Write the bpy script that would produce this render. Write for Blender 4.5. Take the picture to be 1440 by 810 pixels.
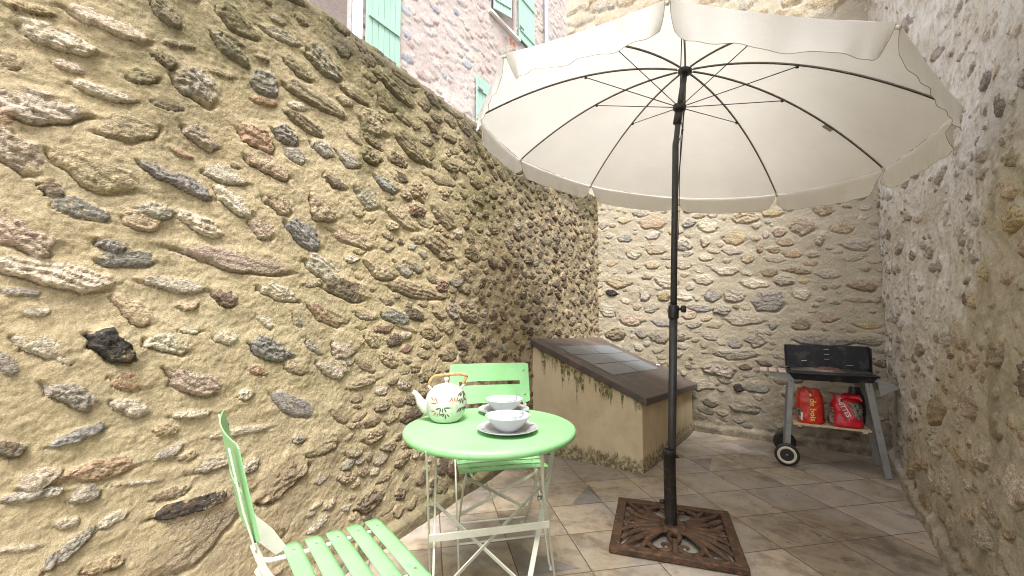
import bpy, math, random
import numpy as np
from mathutils import Vector, Matrix
R = math.radians
for o in list(bpy.data.objects):
    bpy.data.objects.remove(o, do_unlink=True)
scene = bpy.context.scene
col = scene.collection

# ---------------------------------------------------------------- camera
cam_d = bpy.data.cameras.new('camera')
cam_d.lens = 15.0
cam_d.sensor_width = 36.0
cam_d.clip_start = 0.02
cam_d.clip_end = 500.0
cam = bpy.data.objects.new('camera', cam_d)
cam.location = (0, 0, 1.10)
cam.rotation_euler = (R(90) + math.atan(39 / 600.0), 0, 0)
col.objects.link(cam)
scene.camera = cam

# ---------------------------------------------------------------- sky, sun, exposure
SUN_EL, SUN_AZ = R(60), R(174)          # azimuth measured from +Y towards +X
world = bpy.data.worlds.new("World")
scene.world = world
world.use_nodes = True
wt = world.node_tree
wt.nodes.clear()
w_out = wt.nodes.new('ShaderNodeOutputWorld')
w_bg = wt.nodes.new('ShaderNodeBackground')
w_sky = wt.nodes.new('ShaderNodeTexSky')
w_sky.sky_type = 'NISHITA'
w_sky.sun_disc = False
w_sky.sun_elevation = SUN_EL
w_sky.sun_rotation = SUN_AZ
w_sky.air_density = 1.0
w_sky.dust_density = 4.0
w_hs = wt.nodes.new('ShaderNodeHueSaturation')
w_hs.inputs['Saturation'].default_value = 0.38
wt.links.new(w_sky.outputs[0], w_hs.inputs['Color'])
wt.links.new(w_hs.outputs[0], w_bg.inputs['Color'])
w_bg.inputs['Strength'].default_value = 0.15
wt.links.new(w_bg.outputs[0], w_out.inputs['Surface'])

sun_d = bpy.data.lights.new('sun', 'SUN')
sun_d.energy = 1.9
sun_d.angle = R(18)
sun_d.color = (1.0, 0.96, 0.90)
sun = bpy.data.objects.new('sun', sun_d)
sd = Vector((math.sin(SUN_AZ) * math.cos(SUN_EL), math.cos(SUN_AZ) * math.cos(SUN_EL), math.sin(SUN_EL)))
sun.rotation_euler = sd.to_track_quat('Z', 'Y').to_euler()
sun.location = sd * 30
col.objects.link(sun)

vs = scene.view_settings
vs.view_transform = 'Standard'
vs.look = 'None'
vs.gamma = 1.0
vs.use_curve_mapping = False
vs.exposure = 1.52
scene.display_settings.display_device = 'sRGB'
cy = scene.cycles
cy.max_bounces = 8
cy.diffuse_bounces = 5
cy.transmission_bounces = 6
cy.use_denoising = True
cy.denoising_prefilter = 'NONE'
cy.filter_width = 1.05

# ================================================================= node helpers
class NT:
    def __init__(s, name):
        s.m = bpy.data.materials.new(name)
        s.m.use_nodes = True
        s.t = s.m.node_tree
        s.t.nodes.clear()
        s.out = s.t.nodes.new('ShaderNodeOutputMaterial')
    def n(s, typ, **kw):
        nd = s.t.nodes.new(typ)
        for k, v in kw.items():
            setattr(nd, k, v)
        return nd
    def put(s, sock, v):
        if isinstance(v, bpy.types.NodeSocket):
            s.t.links.new(v, sock)
        elif v is not None:
            if hasattr(sock.default_value, '__len__') and not isinstance(v, (int, float)):
                v = tuple(v)
                if len(sock.default_value) == 4 and len(v) == 3:
                    v = v + (1.0,)
            sock.default_value = v
    def noise(s, vec, scale, detail=4, rough=0.55, dist=0.0, out='Fac'):
        nd = s.n('ShaderNodeTexNoise')
        s.put(nd.inputs['Vector'], vec)
        nd.inputs['Scale'].default_value = scale
        nd.inputs['Detail'].default_value = detail
        nd.inputs['Roughness'].default_value = rough
        nd.inputs['Distortion'].default_value = dist
        return nd.outputs[out]
    def vor(s, vec, scale, feature='F1', out='Distance'):
        nd = s.n('ShaderNodeTexVoronoi', feature=feature)
        s.put(nd.inputs['Vector'], vec)
        nd.inputs['Scale'].default_value = scale
        return nd.outputs[out]
    def ramp(s, f, a, b, lo=0.0, hi=1.0):
        nd = s.n('ShaderNodeMapRange', interpolation_type='SMOOTHSTEP')
        s.put(nd.inputs['Value'], f)
        for k, v in zip(('From Min', 'From Max', 'To Min', 'To Max'), (a, b, lo, hi)):
            s.put(nd.inputs[k], v)
        return nd.outputs[0]
    def math(s, op, a, b=None, clamp=False):
        nd = s.n('ShaderNodeMath', operation=op, use_clamp=clamp)
        s.put(nd.inputs[0], a)
        if b is not None:
            s.put(nd.inputs[1], b)
        return nd.outputs[0]
    def mix(s, f, a, b, mode='MIX'):
        nd = s.n('ShaderNodeMix', data_type='RGBA', blend_type=mode)
        s.put(nd.inputs[0], f)
        s.put(nd.inputs[6], a)
        s.put(nd.inputs[7], b)
        return nd.outputs[2]
    def attr(s, name, out='Fac'):
        nd = s.n('ShaderNodeAttribute', attribute_name=name)
        return nd.outputs[out]
    def coord(s, out='Object', scale=None, rot=None):
        c = s.n('ShaderNodeTexCoord').outputs[out]
        if scale is None and rot is None:
            return c
        m = s.n('ShaderNodeMapping')
        s.put(m.inputs['Vector'], c)
        if scale: m.inputs['Scale'].default_value = scale
        if rot: m.inputs['Rotation'].default_value = rot
        return m.outputs[0]
    def bump(s, h, dist=0.002, strength=1.0, normal=None):
        nd = s.n('ShaderNodeBump')
        s.put(nd.inputs['Height'], h)
        nd.inputs['Distance'].default_value = dist
        nd.inputs['Strength'].default_value = strength
        if normal is not None:
            s.put(nd.inputs['Normal'], normal)
        return nd.outputs[0]
    def bsdf(s, color, rough=0.5, metal=0.0, normal=None, **kw):
        nd = s.n('ShaderNodeBsdfPrincipled')
        s.put(nd.inputs['Base Color'], color)
        s.put(nd.inputs['Roughness'], rough)
        s.put(nd.inputs['Metallic'], metal)
        if normal is not None:
            s.put(nd.inputs['Normal'], normal)
        for k, v in kw.items():
            s.put(nd.inputs[k.replace('_', ' ')], v)
        return nd.outputs[0]
    def done(s, sh):
        s.t.links.new(sh, s.out.inputs['Surface'])
        return s.m

def paint_mat(name, c, rough=0.45, metal=0.0, var=0.12, scale=12, worn=None, wear=0.0, bump=0.0006, spec=0.5):
    t = NT(name)
    co = t.coord()
    n1 = t.noise(co, scale, 5, 0.6)
    n2 = t.noise(co, scale * 9, 3, 0.6)
    dk = tuple(x * (1 - var) for x in c)
    lt = tuple(min(1, x * (1 + var)) for x in c)
    cc = t.mix(t.ramp(n1, 0.3, 0.7), dk, lt)
    if worn:
        cc = t.mix(t.ramp(t.noise(co, scale * 2.3, 8, 0.7), 0.62 - wear, 0.72 - wear), cc, worn)
    nr = t.bump(n2, bump, 0.6)
    ro = t.ramp(n1, 0.2, 0.8, rough * 0.85, min(1, rough * 1.2))
    return t.done(t.bsdf(cc, ro, metal, nr, Specular_IOR_Level=spec))

def wall_mat(name, mortar, mortar2, moss=(0.135, 0.125, 0.055), dirt=(0.12, 0.10, 0.08), grain=1.0, var=(0.66, 1.25), soft=0.0):
    """mortar and stones: stone colour and the line where stone leaves the mortar come with the mesh"""
    t = NT(name)
    co = t.coord()
    sand = t.noise(co, 130 * grain, 5, 0.8)
    mid = t.noise(co, 34 * grain, 5, 0.65)
    big = t.noise(co, 3.2, 5, 0.6)
    hi = t.math('ADD', t.attr('smask'), t.math('MULTIPLY', t.math('SUBTRACT', mid, 0.5), 0.7))
    mask = t.ramp(hi, -0.06 - soft, 0.07 + soft)
    mc = t.mix(t.ramp(big, 0.3, 0.7), mortar, mortar2)
    mc = t.mix(t.ramp(sand, 0.44, 0.62, 0, 0.5), mc, tuple(x * 0.55 for x in mortar))
    mc = t.mix(t.ramp(t.noise(co, 300 * grain, 2, 0.6), 0.44, 0.60, 0, 0.40), mc, tuple(x * 0.5 for x in mortar))
    mc = t.mix(t.ramp(mid, 0.5, 0.75, 0, 0.28), mc, tuple(min(1, x * 1.35) for x in mortar))
    st = t.attr('tint', 'Color')
    lay = t.noise(t.coord(scale=(1, 1, 3.2), rot=(0.12, 0.1, 0)), 30, 7, 0.7, 0.6)
    fine = t.noise(co, 140, 5, 0.75)
    v1 = t.ramp(lay, 0.30, 0.70, var[0], var[1])
    v2 = t.ramp(fine, 0.36, 0.64, 0.68, 1.28)
    vv = t.math('MULTIPLY', v1, v2)
    cmb = t.n('ShaderNodeCombineXYZ')
    for i in range(3): t.put(cmb.inputs[i], vv)
    st = t.mix(1.0, st, cmb.outputs[0], 'MULTIPLY')
    ck = t.vor(t.coord(scale=(1, 1, 1.7)), 42, 'DISTANCE_TO_EDGE')
    st = t.mix(t.ramp(ck, 0.0, 0.03, 0.25, 0.0), st, (.07, .055, .04))
    rust = t.ramp(t.noise(co, 11, 5, 0.7), 0.56, 0.72, 0, 0.4)
    st = t.mix(rust, st, (0.34, 0.21, 0.105))
    grout = t.ramp(t.noise(co, 17, 6, 0.75, 0.5), 0.57, 0.65, 0, 0.75)   # mortar smeared over the stone faces
    st = t.mix(grout, st, mortar)
    c = t.mix(mask, mc, st)
    mo = t.math('MULTIPLY', t.attr('moss'), t.ramp(t.noise(co, 26, 6, 0.75), 0.26, 0.54))
    c = t.mix(t.math('MINIMUM', mo, 0.86), c, moss)
    di = t.math('MULTIPLY', t.attr('dirt'), t.ramp(t.noise(co, 9, 6, 0.7), 0.28, 0.66))
    c = t.mix(t.math('MINIMUM', di, 0.8), c, dirt)
    wh0 = t.math('MULTIPLY', t.attr('lime'), t.ramp(t.noise(t.coord(scale=(1, 1, 0.5)), 20, 6, 0.72), 0.30, 0.58))
    wh = t.math('MULTIPLY', wh0, t.math('SUBTRACT', 1.0, t.math('MULTIPLY', mask, .50)))
    c = t.mix(wh, c, (0.70, 0.68, 0.66))
    hs = t.math('ADD', t.math('ADD', t.math('MULTIPLY', lay, 0.8), t.math('MULTIPLY', fine, 0.45)), t.ramp(ck, 0.0, 0.12, -0.15, 0.0))
    hm = t.math('ADD', t.math('MULTIPLY', mid, 0.5), t.math('MULTIPLY', sand, 0.62))
    h = t.n('ShaderNodeMix', data_type='FLOAT')
    t.put(h.inputs[0], mask); t.put(h.inputs[2], hm); t.put(h.inputs[3], hs)
    nr = t.bump(h.outputs[0], 0.009, 0.8)
    return t.done(t.bsdf(c, 0.93, 0.0, nr, Specular_IOR_Level=0.25))

# ================================================================= object helpers
def tag(o, label=None, cat=None, group=None, kind=None):
    if label: o['label'] = label
    if cat: o['category'] = cat
    if group: o['group'] = group
    if kind: o['kind'] = kind
    return o

def empty(name, loc=(0, 0, 0), rz=0.0):
    o = bpy.data.objects.new(name, None)
    o.empty_display_size = 0.1
    o.location = loc
    o.rotation_euler = (0, 0, rz)
    col.objects.link(o)
    return o

class MB:
    """collects pieces; build() links them as one mesh object"""
    def __init__(s):
        s.v = []; s.f = []; s.mi = []; s.cur = 0; s.sm = []; s.smooth = False; s.pieces = []
    def add(s, vs_, fs_, smooth=None):
        k = len(s.v)
        s.v += [tuple(p) for p in vs_]
        s.f += [tuple(i + k for i in f) for f in fs_]
        s.mi += [s.cur] * len(fs_)
        s.sm += [s.smooth if smooth is None else smooth] * len(fs_)
        s.pieces.append((k, len(s.v), len(s.f) - len(fs_), len(s.f)))
        return s
    def box(s, c, d, rz=0.0, rot=None):
        m = rot if rot is not None else Matrix.Rotation(rz, 3, 'Z')
        q = []
        for z in (-1, 1):
            for x, y in ((-1, -1), (1, -1), (1, 1), (-1, 1)):
                p = m @ Vector((x * d[0] / 2, y * d[1] / 2, z * d[2] / 2))
                q.append((p.x + c[0], p.y + c[1], p.z + c[2]))
        return s.add(q, [(3, 2, 1, 0), (4, 5, 6, 7), (0, 1, 5, 4), (1, 2, 6, 5), (2, 3, 7, 6), (3, 0, 4, 7)], False)
    def hexa(s, lo, hi):
        n = len(lo)
        f = [tuple(range(n - 1, -1, -1)), tuple(range(n, 2 * n))]
        f += [(i, (i + 1) % n, n + (i + 1) % n, n + i) for i in range(n)]
        return s.add(list(lo) + list(hi), f, False)
    def sweep(s, pts, sec, up=(0, 0, 1), cap=True, smooth=False, scales=None, closed=False):
        """sec: list of (side, up) offsets; up: a hint kept perpendicular to the path"""
        pts = [Vector(p) for p in pts]
        n = len(pts); m = len(sec); V = []
        for i, p in enumerate(pts):
            a = pts[i - 1] if (i > 0 or closed) else p
            b = pts[(i + 1) % n] if (i < n - 1 or closed) else p
            t = (b - a).normalized()
            u = Vector(up if not callable(up) else up(i)) if up is not None else Vector((0, 0, 1))
            sd_ = t.cross(u)
            if sd_.length < 1e-4: sd_ = t.cross(Vector((1, 0.3, 0)))
            sd_.normalize(); uu = sd_.cross(t).normalized()
            k = scales[i] if scales else 1.0
            for a_, b_ in sec:
                V.append(p + sd_ * a_ * k + uu * b_ * k)
        F = []
        for i in range(n if closed else n - 1):
            j = (i + 1) % n
            for q in range(m):
                r_ = (q + 1) % m
                F.append((i * m + q, i * m + r_, j * m + r_, j * m + q))
        if cap and not closed:
            F.append(tuple(range(m - 1, -1, -1)))
            F.append(tuple((n - 1) * m + q for q in range(m)))
        return s.add(V, F, smooth)
    def tube(s, pts, r, n=10, scales=None, up=(0.02, 0.03, 1), closed=False):
        sec = [(r * math.cos(2 * math.pi * i / n), r * math.sin(2 * math.pi * i / n)) for i in range(n)]
        return s.sweep(pts, sec, up, True, True, scales, closed)
    def bar(s, pts, w, t, up):
        sec = [(-w / 2, -t / 2), (w / 2, -t / 2), (w / 2, t / 2), (-w / 2, t / 2)]
        return s.sweep(pts, sec, up)
    def lathe(s, prof, n=48, c=(0, 0, 0), axis=None, close=False):
        V = []; m = len(prof)
        M = Matrix.Identity(3) if axis is None else Vector((0, 0, 1)).rotation_difference(Vector(axis)).to_matrix()
        for i in range(n):
            a = 2 * math.pi * i / n
            for r_, z in prof:
                p = M @ Vector((r_ * math.cos(a), r_ * math.sin(a), z))
                V.append((p.x + c[0], p.y + c[1], p.z + c[2]))
        F = []
        for i in range(n):
            j = (i + 1) % n
            for q in range(m if close else m - 1):
                w_ = (q + 1) % m
                F.append((i * m + q, j * m + q, j * m + w_, i * m + w_))
        return s.add(V, F, True)
    def grid(s, nu, nv, fn, smooth=True):
        V = [fn(i / (nu - 1), j / (nv - 1)) for i in range(nu) for j in range(nv)]
        F = [(i * nv + j, (i + 1) * nv + j, (i + 1) * nv + j + 1, i * nv + j + 1) for i in range(nu - 1) for j in range(nv - 1)]
        return s.add(V, F, smooth)
    def build_each(s, name, mat, parent):
        """every piece added becomes its own object"""
        out = []
        for a, b, fa, fb in s.pieces:
            k = MB(); k.v = s.v[a:b]; k.f = [tuple(i - a for i in f) for f in s.f[fa:fb]]; k.mi = s.mi[fa:fb]; k.sm = s.sm[fa:fb]
            out.append(k.build(name, mat, parent))
        return out
    def build(s, name, mat, parent=None, bevel=0.0, subsurf=0, wn=False):
        me = bpy.data.meshes.new(name)
        me.from_pydata(s.v, [], s.f)
        for m in (mat if isinstance(mat, (list, tuple)) else [mat]):
            me.materials.append(m)
        me.polygons.foreach_set('material_index', s.mi)
        me.polygons.foreach_set('use_smooth', s.sm)
        me.update()
        o = bpy.data.objects.new(name, me)
        col.objects.link(o)
        if parent: o.parent = parent
        if bevel:
            b = o.modifiers.new('bevel', 'BEVEL'); b.width = bevel; b.segments = 2; b.limit_method = 'ANGLE'; b.angle_limit = R(40)
        if subsurf:
            b = o.modifiers.new('sub', 'SUBSURF'); b.levels = b.render_levels = subsurf
        return o

def copy_tree(o, parent=None):
    c = o.copy(); col.objects.link(c); c.parent = parent
    for ch in [x for x in bpy.data.objects if x.parent == o]:
        copy_tree(ch, c)
    return c

# ================================================================= noise
def _h(ix, iy, seed):
    x = (ix.astype(np.int64) * 374761393 + iy.astype(np.int64) * 668265263 + seed * 974634777) & 0xffffffff
    x = ((x ^ (x >> 13)) * 1274126177) & 0xffffffff
    x = ((x ^ (x >> 16)) * 2246822519) & 0xffffffff
    return ((x ^ (x >> 15)) & 0xffffff) / float(0xffffff)
def vnoise(x, y, seed=0):
    xi = np.floor(x); yi = np.floor(y)
    fx = x - xi; fy = y - yi
    fx = fx * fx * fx * (fx * (fx * 6 - 15) + 10); fy = fy * fy * fy * (fy * (fy * 6 - 15) + 10)
    a = _h(xi, yi, seed); b = _h(xi + 1, yi, seed); c = _h(xi, yi + 1, seed); d = _h(xi + 1, yi + 1, seed)
    return ((a + (b - a) * fx) * (1 - fy) + (c + (d - c) * fx) * fy) * 2 - 1
def fbm(x, y, seed=0, o=4, g=0.5):
    r = 0; a = 1.0; t = 0
    for k in range(o):
        r = r + a * vnoise(x * 2 ** k + 13.7 * k, y * 2 ** k - 7.1 * k, seed + k * 17); t += a; a *= g
    return r / t
def sstep(x, a, b):
    t = np.clip((x - a) / (b - a), 0, 1)
    return t * t * (3 - 2 * t)

PAL = dict(w=(.55, .48, .375), g=(.40, .355, .295), b=(.43, .345, .235), o=(.30, .245, .165), s=(.30, .285, .255),
           d=(.06, .053, .048), r=(.44, .30, .20), p=(.45, .36, .28), y=(.45, .35, .21), k=(.20, .155, .115), m=(.22, .145, .11),
           W=(.52, .48, .46), P=(.46, .37, .33), B=(.36, .37, .42))

def scatter(rng, n, u0, u1, v0, v1, size, placed, gap=1.15):
    """random stones that keep clear of those already there"""
    out = []
    P = [(q[0], q[1], q[2], q[3], q[4]) for q in placed]
    arr = np.array(P) if P else np.zeros((0, 5))
    for _ in range(n):
        u = rng.uniform(u0, u1); v = rng.uniform(v0, v1)
        sz = size(u, v, rng)
        if sz is None: continue
        a, b, ang, c = sz
        if len(arr):
            dx = u - arr[:, 0]; dy = v - arr[:, 1]
            ca = np.cos(arr[:, 4]); sa = np.sin(arr[:, 4])
            p = (dx * ca + dy * sa) / (arr[:, 2] + a * 0.92) / gap
            q = (-dx * sa + dy * ca) / (arr[:, 3] + b * 0.92) / gap
            if np.any(p * p + q * q < 1): continue
        out.append((u, v, a, b, ang, c))
        arr = np.vstack([arr, [[u, v, a, b, ang]]])
    return out

def rubble(name, plan, us, vs_, stones, seed, mat, stain, prot=1.0, mort=1.0, holes=(), cap=None, back=None, parent=None, foot=0.0, lean=None, backin=.05):
    """plan(u array) -> x, y, nx, ny.  vs_: heights of the face; cap: list of (offset inwards, z, normal out, normal up) above it"""
    nv0 = len(vs_)
    off = [0.0] * nv0; zz = list(vs_); pn = [1.0] * nv0; pz = [0.0] * nv0; vp = list(vs_)
    if cap:
        for k, (o_, z_, a_, b_) in enumerate(cap):
            dd = math.hypot(o_ - off[-1], z_ - zz[-1])
            vp.append(vp[-1] + dd); off.append(o_); zz.append(z_); pn.append(a_); pz.append(b_)
    off, zz, pn, pz, vp = map(np.array, (off, zz, pn, pz, vp))
    nu, nv = len(us), len(vp)
    U, V = np.meshgrid(us, vp, indexing='ij')
    hm = mort * (0.007 * fbm(U * 4, V * 5, seed, 3) + 0.0036 * fbm(U * 17, V * 24, seed + 5, 4, .6) + 0.0016 * fbm(U * 80, V * 95, seed + 9, 2))
    if foot:
        hm = hm + foot * (1 - sstep(V + 0.012 * fbm(U * 9, V * 9, seed + 3, 2), 0.05, 0.09))
    H = hm.copy()
    hst = np.full_like(H, -1.0)
    tint = np.zeros((nu, nv, 3)); tint[:] = PAL['b']
    rng = random.Random(seed)
    sw = np.zeros_like(H)
    for (u0, v0, a, b, ang, c) in sorted(stones, key=lambda q: q[5] == 'd'):      # dark ones stand proud
        ext = max(a, b) * 1.5 + 0.012
        i0, i1 = np.searchsorted(us, [u0 - ext, u0 + ext]); j0, j1 = np.searchsorted(vp, [v0 - ext, v0 + ext])
        s1, s2, s3 = rng.randrange(9999), rng.random(), rng.random()
        tilt = rng.uniform(0.0, 0.8); nn = rng.uniform(1.7, 2.8); crag = rng.uniform(0.35, 1.15); nl = rng.uniform(0.7, 2.0)
        colr = np.array(PAL[c]) * (1 + rng.uniform(-.16, .16)) * (1 + np.array([rng.uniform(-.03, .03) for _ in range(3)]))
        planes = [(rng.uniform(0, 2 * math.pi), rng.uniform(0.15, 0.8), rng.uniform(0.75, 1.25)) for _ in range(8)]
        ne_ = rng.randint(5, 8); e0 = rng.random() * 6.28
        edges = [(e0 + 6.283 * (k + rng.uniform(-.3, .3)) / ne_, rng.uniform(.78, 1.05)) for k in range(ne_)]
        edges += [(rng.uniform(-.35, .35), rng.uniform(.72, .98)), (math.pi + rng.uniform(-.35, .35), rng.uniform(.72, .98))]
        pr = prot * min(0.024, 0.006 + 0.36 * b) * rng.uniform(0.7, 1.35)
        if i1 - i0 < 2 or j1 - j0 < 2: continue
        sl = (slice(i0, i1), slice(j0, j1))
        uu, vv = U[sl] - u0, V[sl] - v0
        ca, sa = math.cos(ang), math.sin(ang)
        p = (uu * ca + vv * sa) / a; q = (-uu * sa + vv * ca) / b
        wf = 1.0 / max(0.02, 0.5 * (a + b))
        wx = fbm(U[sl] * wf * 0.9, V[sl] * wf * 0.9, s1, 3); wy = fbm(U[sl] * wf * 0.9, V[sl] * wf * 0.9, s1 + 50, 3)
        jx = fbm(U[sl] * wf * 3.2, V[sl] * wf * 3.2, s1 + 70, 2)
        p2 = p + 0.30 * wx + 0.09 * jx; q2 = q + 0.34 * wy + 0.12 * jx
        r = (np.abs(p2) ** nn + np.abs(q2) ** nn) ** (1 / nn)
        pol = np.zeros_like(p2)
        for (ea, ed) in edges:
            pol = np.maximum(pol, (p2 * math.cos(ea) + q2 * math.sin(ea)) / ed)
        r = r * .35 + pol * .65
        r = r / 1.16
        edge = sstep(1.06 - r, 0.0, 0.22)
        fac = np.full_like(p, 9.0)
        for (pa, sl_, of) in planes:
            fac = np.minimum(fac, of - sl_ * (p2 * math.cos(pa) + q2 * math.sin(pa)))
        # split layers: each steps down sharply below its edge
        lay_ = q2 * nl + 0.9 * fbm(p * a * wf * 1.1 + s2 * 9, q * b * wf * 1.4, s1 + 11, 3) + s3 * 5 + p2 * 0.3
        saw = lay_ - np.floor(lay_)
        saw = sstep(saw, 0.0, 0.16) - 0.75 * saw
        crease = 1 - 2 * np.abs(fbm(U[sl] * wf * 1.8 + s2 * 5, V[sl] * wf * 2.6, s1 + 31, 4, 0.55))
        fine_ = fbm(U[sl] * 60, V[sl] * 75, s1 + 41, 3, 0.6)
        hh = pr * (-0.55 + edge * (0.95 + 0.50 * (np.minimum(fac, 1.25) - 0.8) - tilt * q * 0.42 + crag * (0.42 * (saw - 0.3) + 0.26 * (crease - 0.6)) + 0.05 * fine_))
        if c == 'd': hh = hh + .010 * edge
        hh = np.where(r > 1.12, -1, hh)
        m = hh > hst[sl]
        hst[sl] = np.where(m, hh, hst[sl])
        near = (r < 1.25) & m
        tint[sl][near] = colr
        sw[sl] += (pr * 0.22 * np.exp(-np.maximum(r - 0.9, 0) ** 2 / 0.10) * (q > -.2) - pr * 0.7 * np.exp(-((r - 1.03) / 0.09) ** 2) * sstep(-q2, 0.0, 0.6)) * (r < 1.6)
    H = hm + sw
    smask = np.clip((hst - H - 0.0014 * fbm(U * 38, V * 45, seed + 61, 3)) / 0.008, -2, 2)
    if lean is not None: lz = lean(U, V)
    else: lz = 0.0
    H = np.maximum(H, hst) + lz
    x, y, nx, ny = plan(us)
    X = x[:, None] + nx[:, None] * (H * pn[None] - off[None])
    Y = y[:, None] + ny[:, None] * (H * pn[None] - off[None])
    Z = np.broadcast_to(zz[None], H.shape) + H * pz[None]
    co = np.stack([X, Y, Z], -1).reshape(-1, 3)
    ii = (np.arange(nu - 1)[:, None] * nv + np.arange(nv - 1)[None])
    if holes:
        keep = np.ones(ii.shape, bool)
        uc = (us[1:] + us[:-1]) / 2; vc = (vp[1:] + vp[:-1]) / 2
        for (a0, a1, b0, b1) in holes:
            keep &= ~((uc[:, None] > a0) & (uc[:, None] < a1) & (vc[None] > b0) & (vc[None] < b1))
        ii = ii[keep]
    ii = ii.reshape(-1)
    F = np.stack([ii, ii + nv, ii + nv + 1, ii + 1], -1)
    nverts = len(co)
    extra = []
    if back:   # a plain body behind the face
        th, zt = back
        A = (x[0], y[0], nx[0], ny[0]); 
        pts = [(x[k], y[k], nx[k], ny[k]) for k in sorted(set([0, nu - 1] + list(range(0, nu, max(1, nu // 8)))))]
        k0 = nverts
        for q in pts:
            for o_ in (backin, th):
                for z_ in (-0.02, zt):
                    extra.append((q[0] - q[2] * o_, q[1] - q[3] * o_, z_))
        EF = []
        for k in range(len(pts) - 1):
            b0 = k0 + k * 4; b1 = b0 + 4
            EF += [(b0 + 2, b0 + 3, b1 + 3, b1 + 2), (b0 + 1, b1 + 1, b1 + 3, b0 + 3), (b0, b0 + 1, b1 + 1, b1)]
        b1 = k0 + (len(pts) - 1) * 4
        EF += [(k0, k0 + 1, k0 + 3, k0 + 2), (b1, b1 + 2, b1 + 3, b1 + 1)]
        F = np.vstack([F, np.array(EF)])
        co = np.vstack([co, np.array(extra)])
    me = bpy.data.meshes.new(name)
    me.vertices.add(len(co)); me.vertices.foreach_set('co', co.astype(np.float32).ravel())
    me.loops.add(F.size); me.loops.foreach_set('vertex_index', F.astype(np.int32).ravel())
    me.polygons.add(len(F)); me.polygons.foreach_set('loop_start', (np.arange(len(F)) * 4).astype(np.int32))
    me.polygons.foreach_set('use_smooth', np.ones(len(F), bool))
    me.update(calc_edges=True)
    ne = len(extra)
    st = stain(U, V)
    for nm in ('moss', 'dirt', 'lime'):
        at = me.attributes.new(nm, 'FLOAT', 'POINT')
        at.data.foreach_set('value', np.concatenate([np.broadcast_to(st.get(nm, 0.0), U.shape).ravel(), np.zeros(ne)]).astype(np.float32))
    at = me.attributes.new('smask', 'FLOAT', 'POINT')
    at.data.foreach_set('value', np.concatenate([smask.ravel(), np.full(ne, -1.0)]).astype(np.float32))
    at = me.attributes.new('tint', 'FLOAT_COLOR', 'POINT')
    tc = np.concatenate([tint.reshape(-1, 3), np.full((ne, 3), 0.3)]); tc = np.hstack([tc, np.ones((len(tc), 1))])
    at.data.foreach_set('color', tc.astype(np.float32).ravel())
    me.materials.append(mat)
    o = bpy.data.objects.new(name, me); col.objects.link(o)
    if parent: o.parent = parent
    return o
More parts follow.
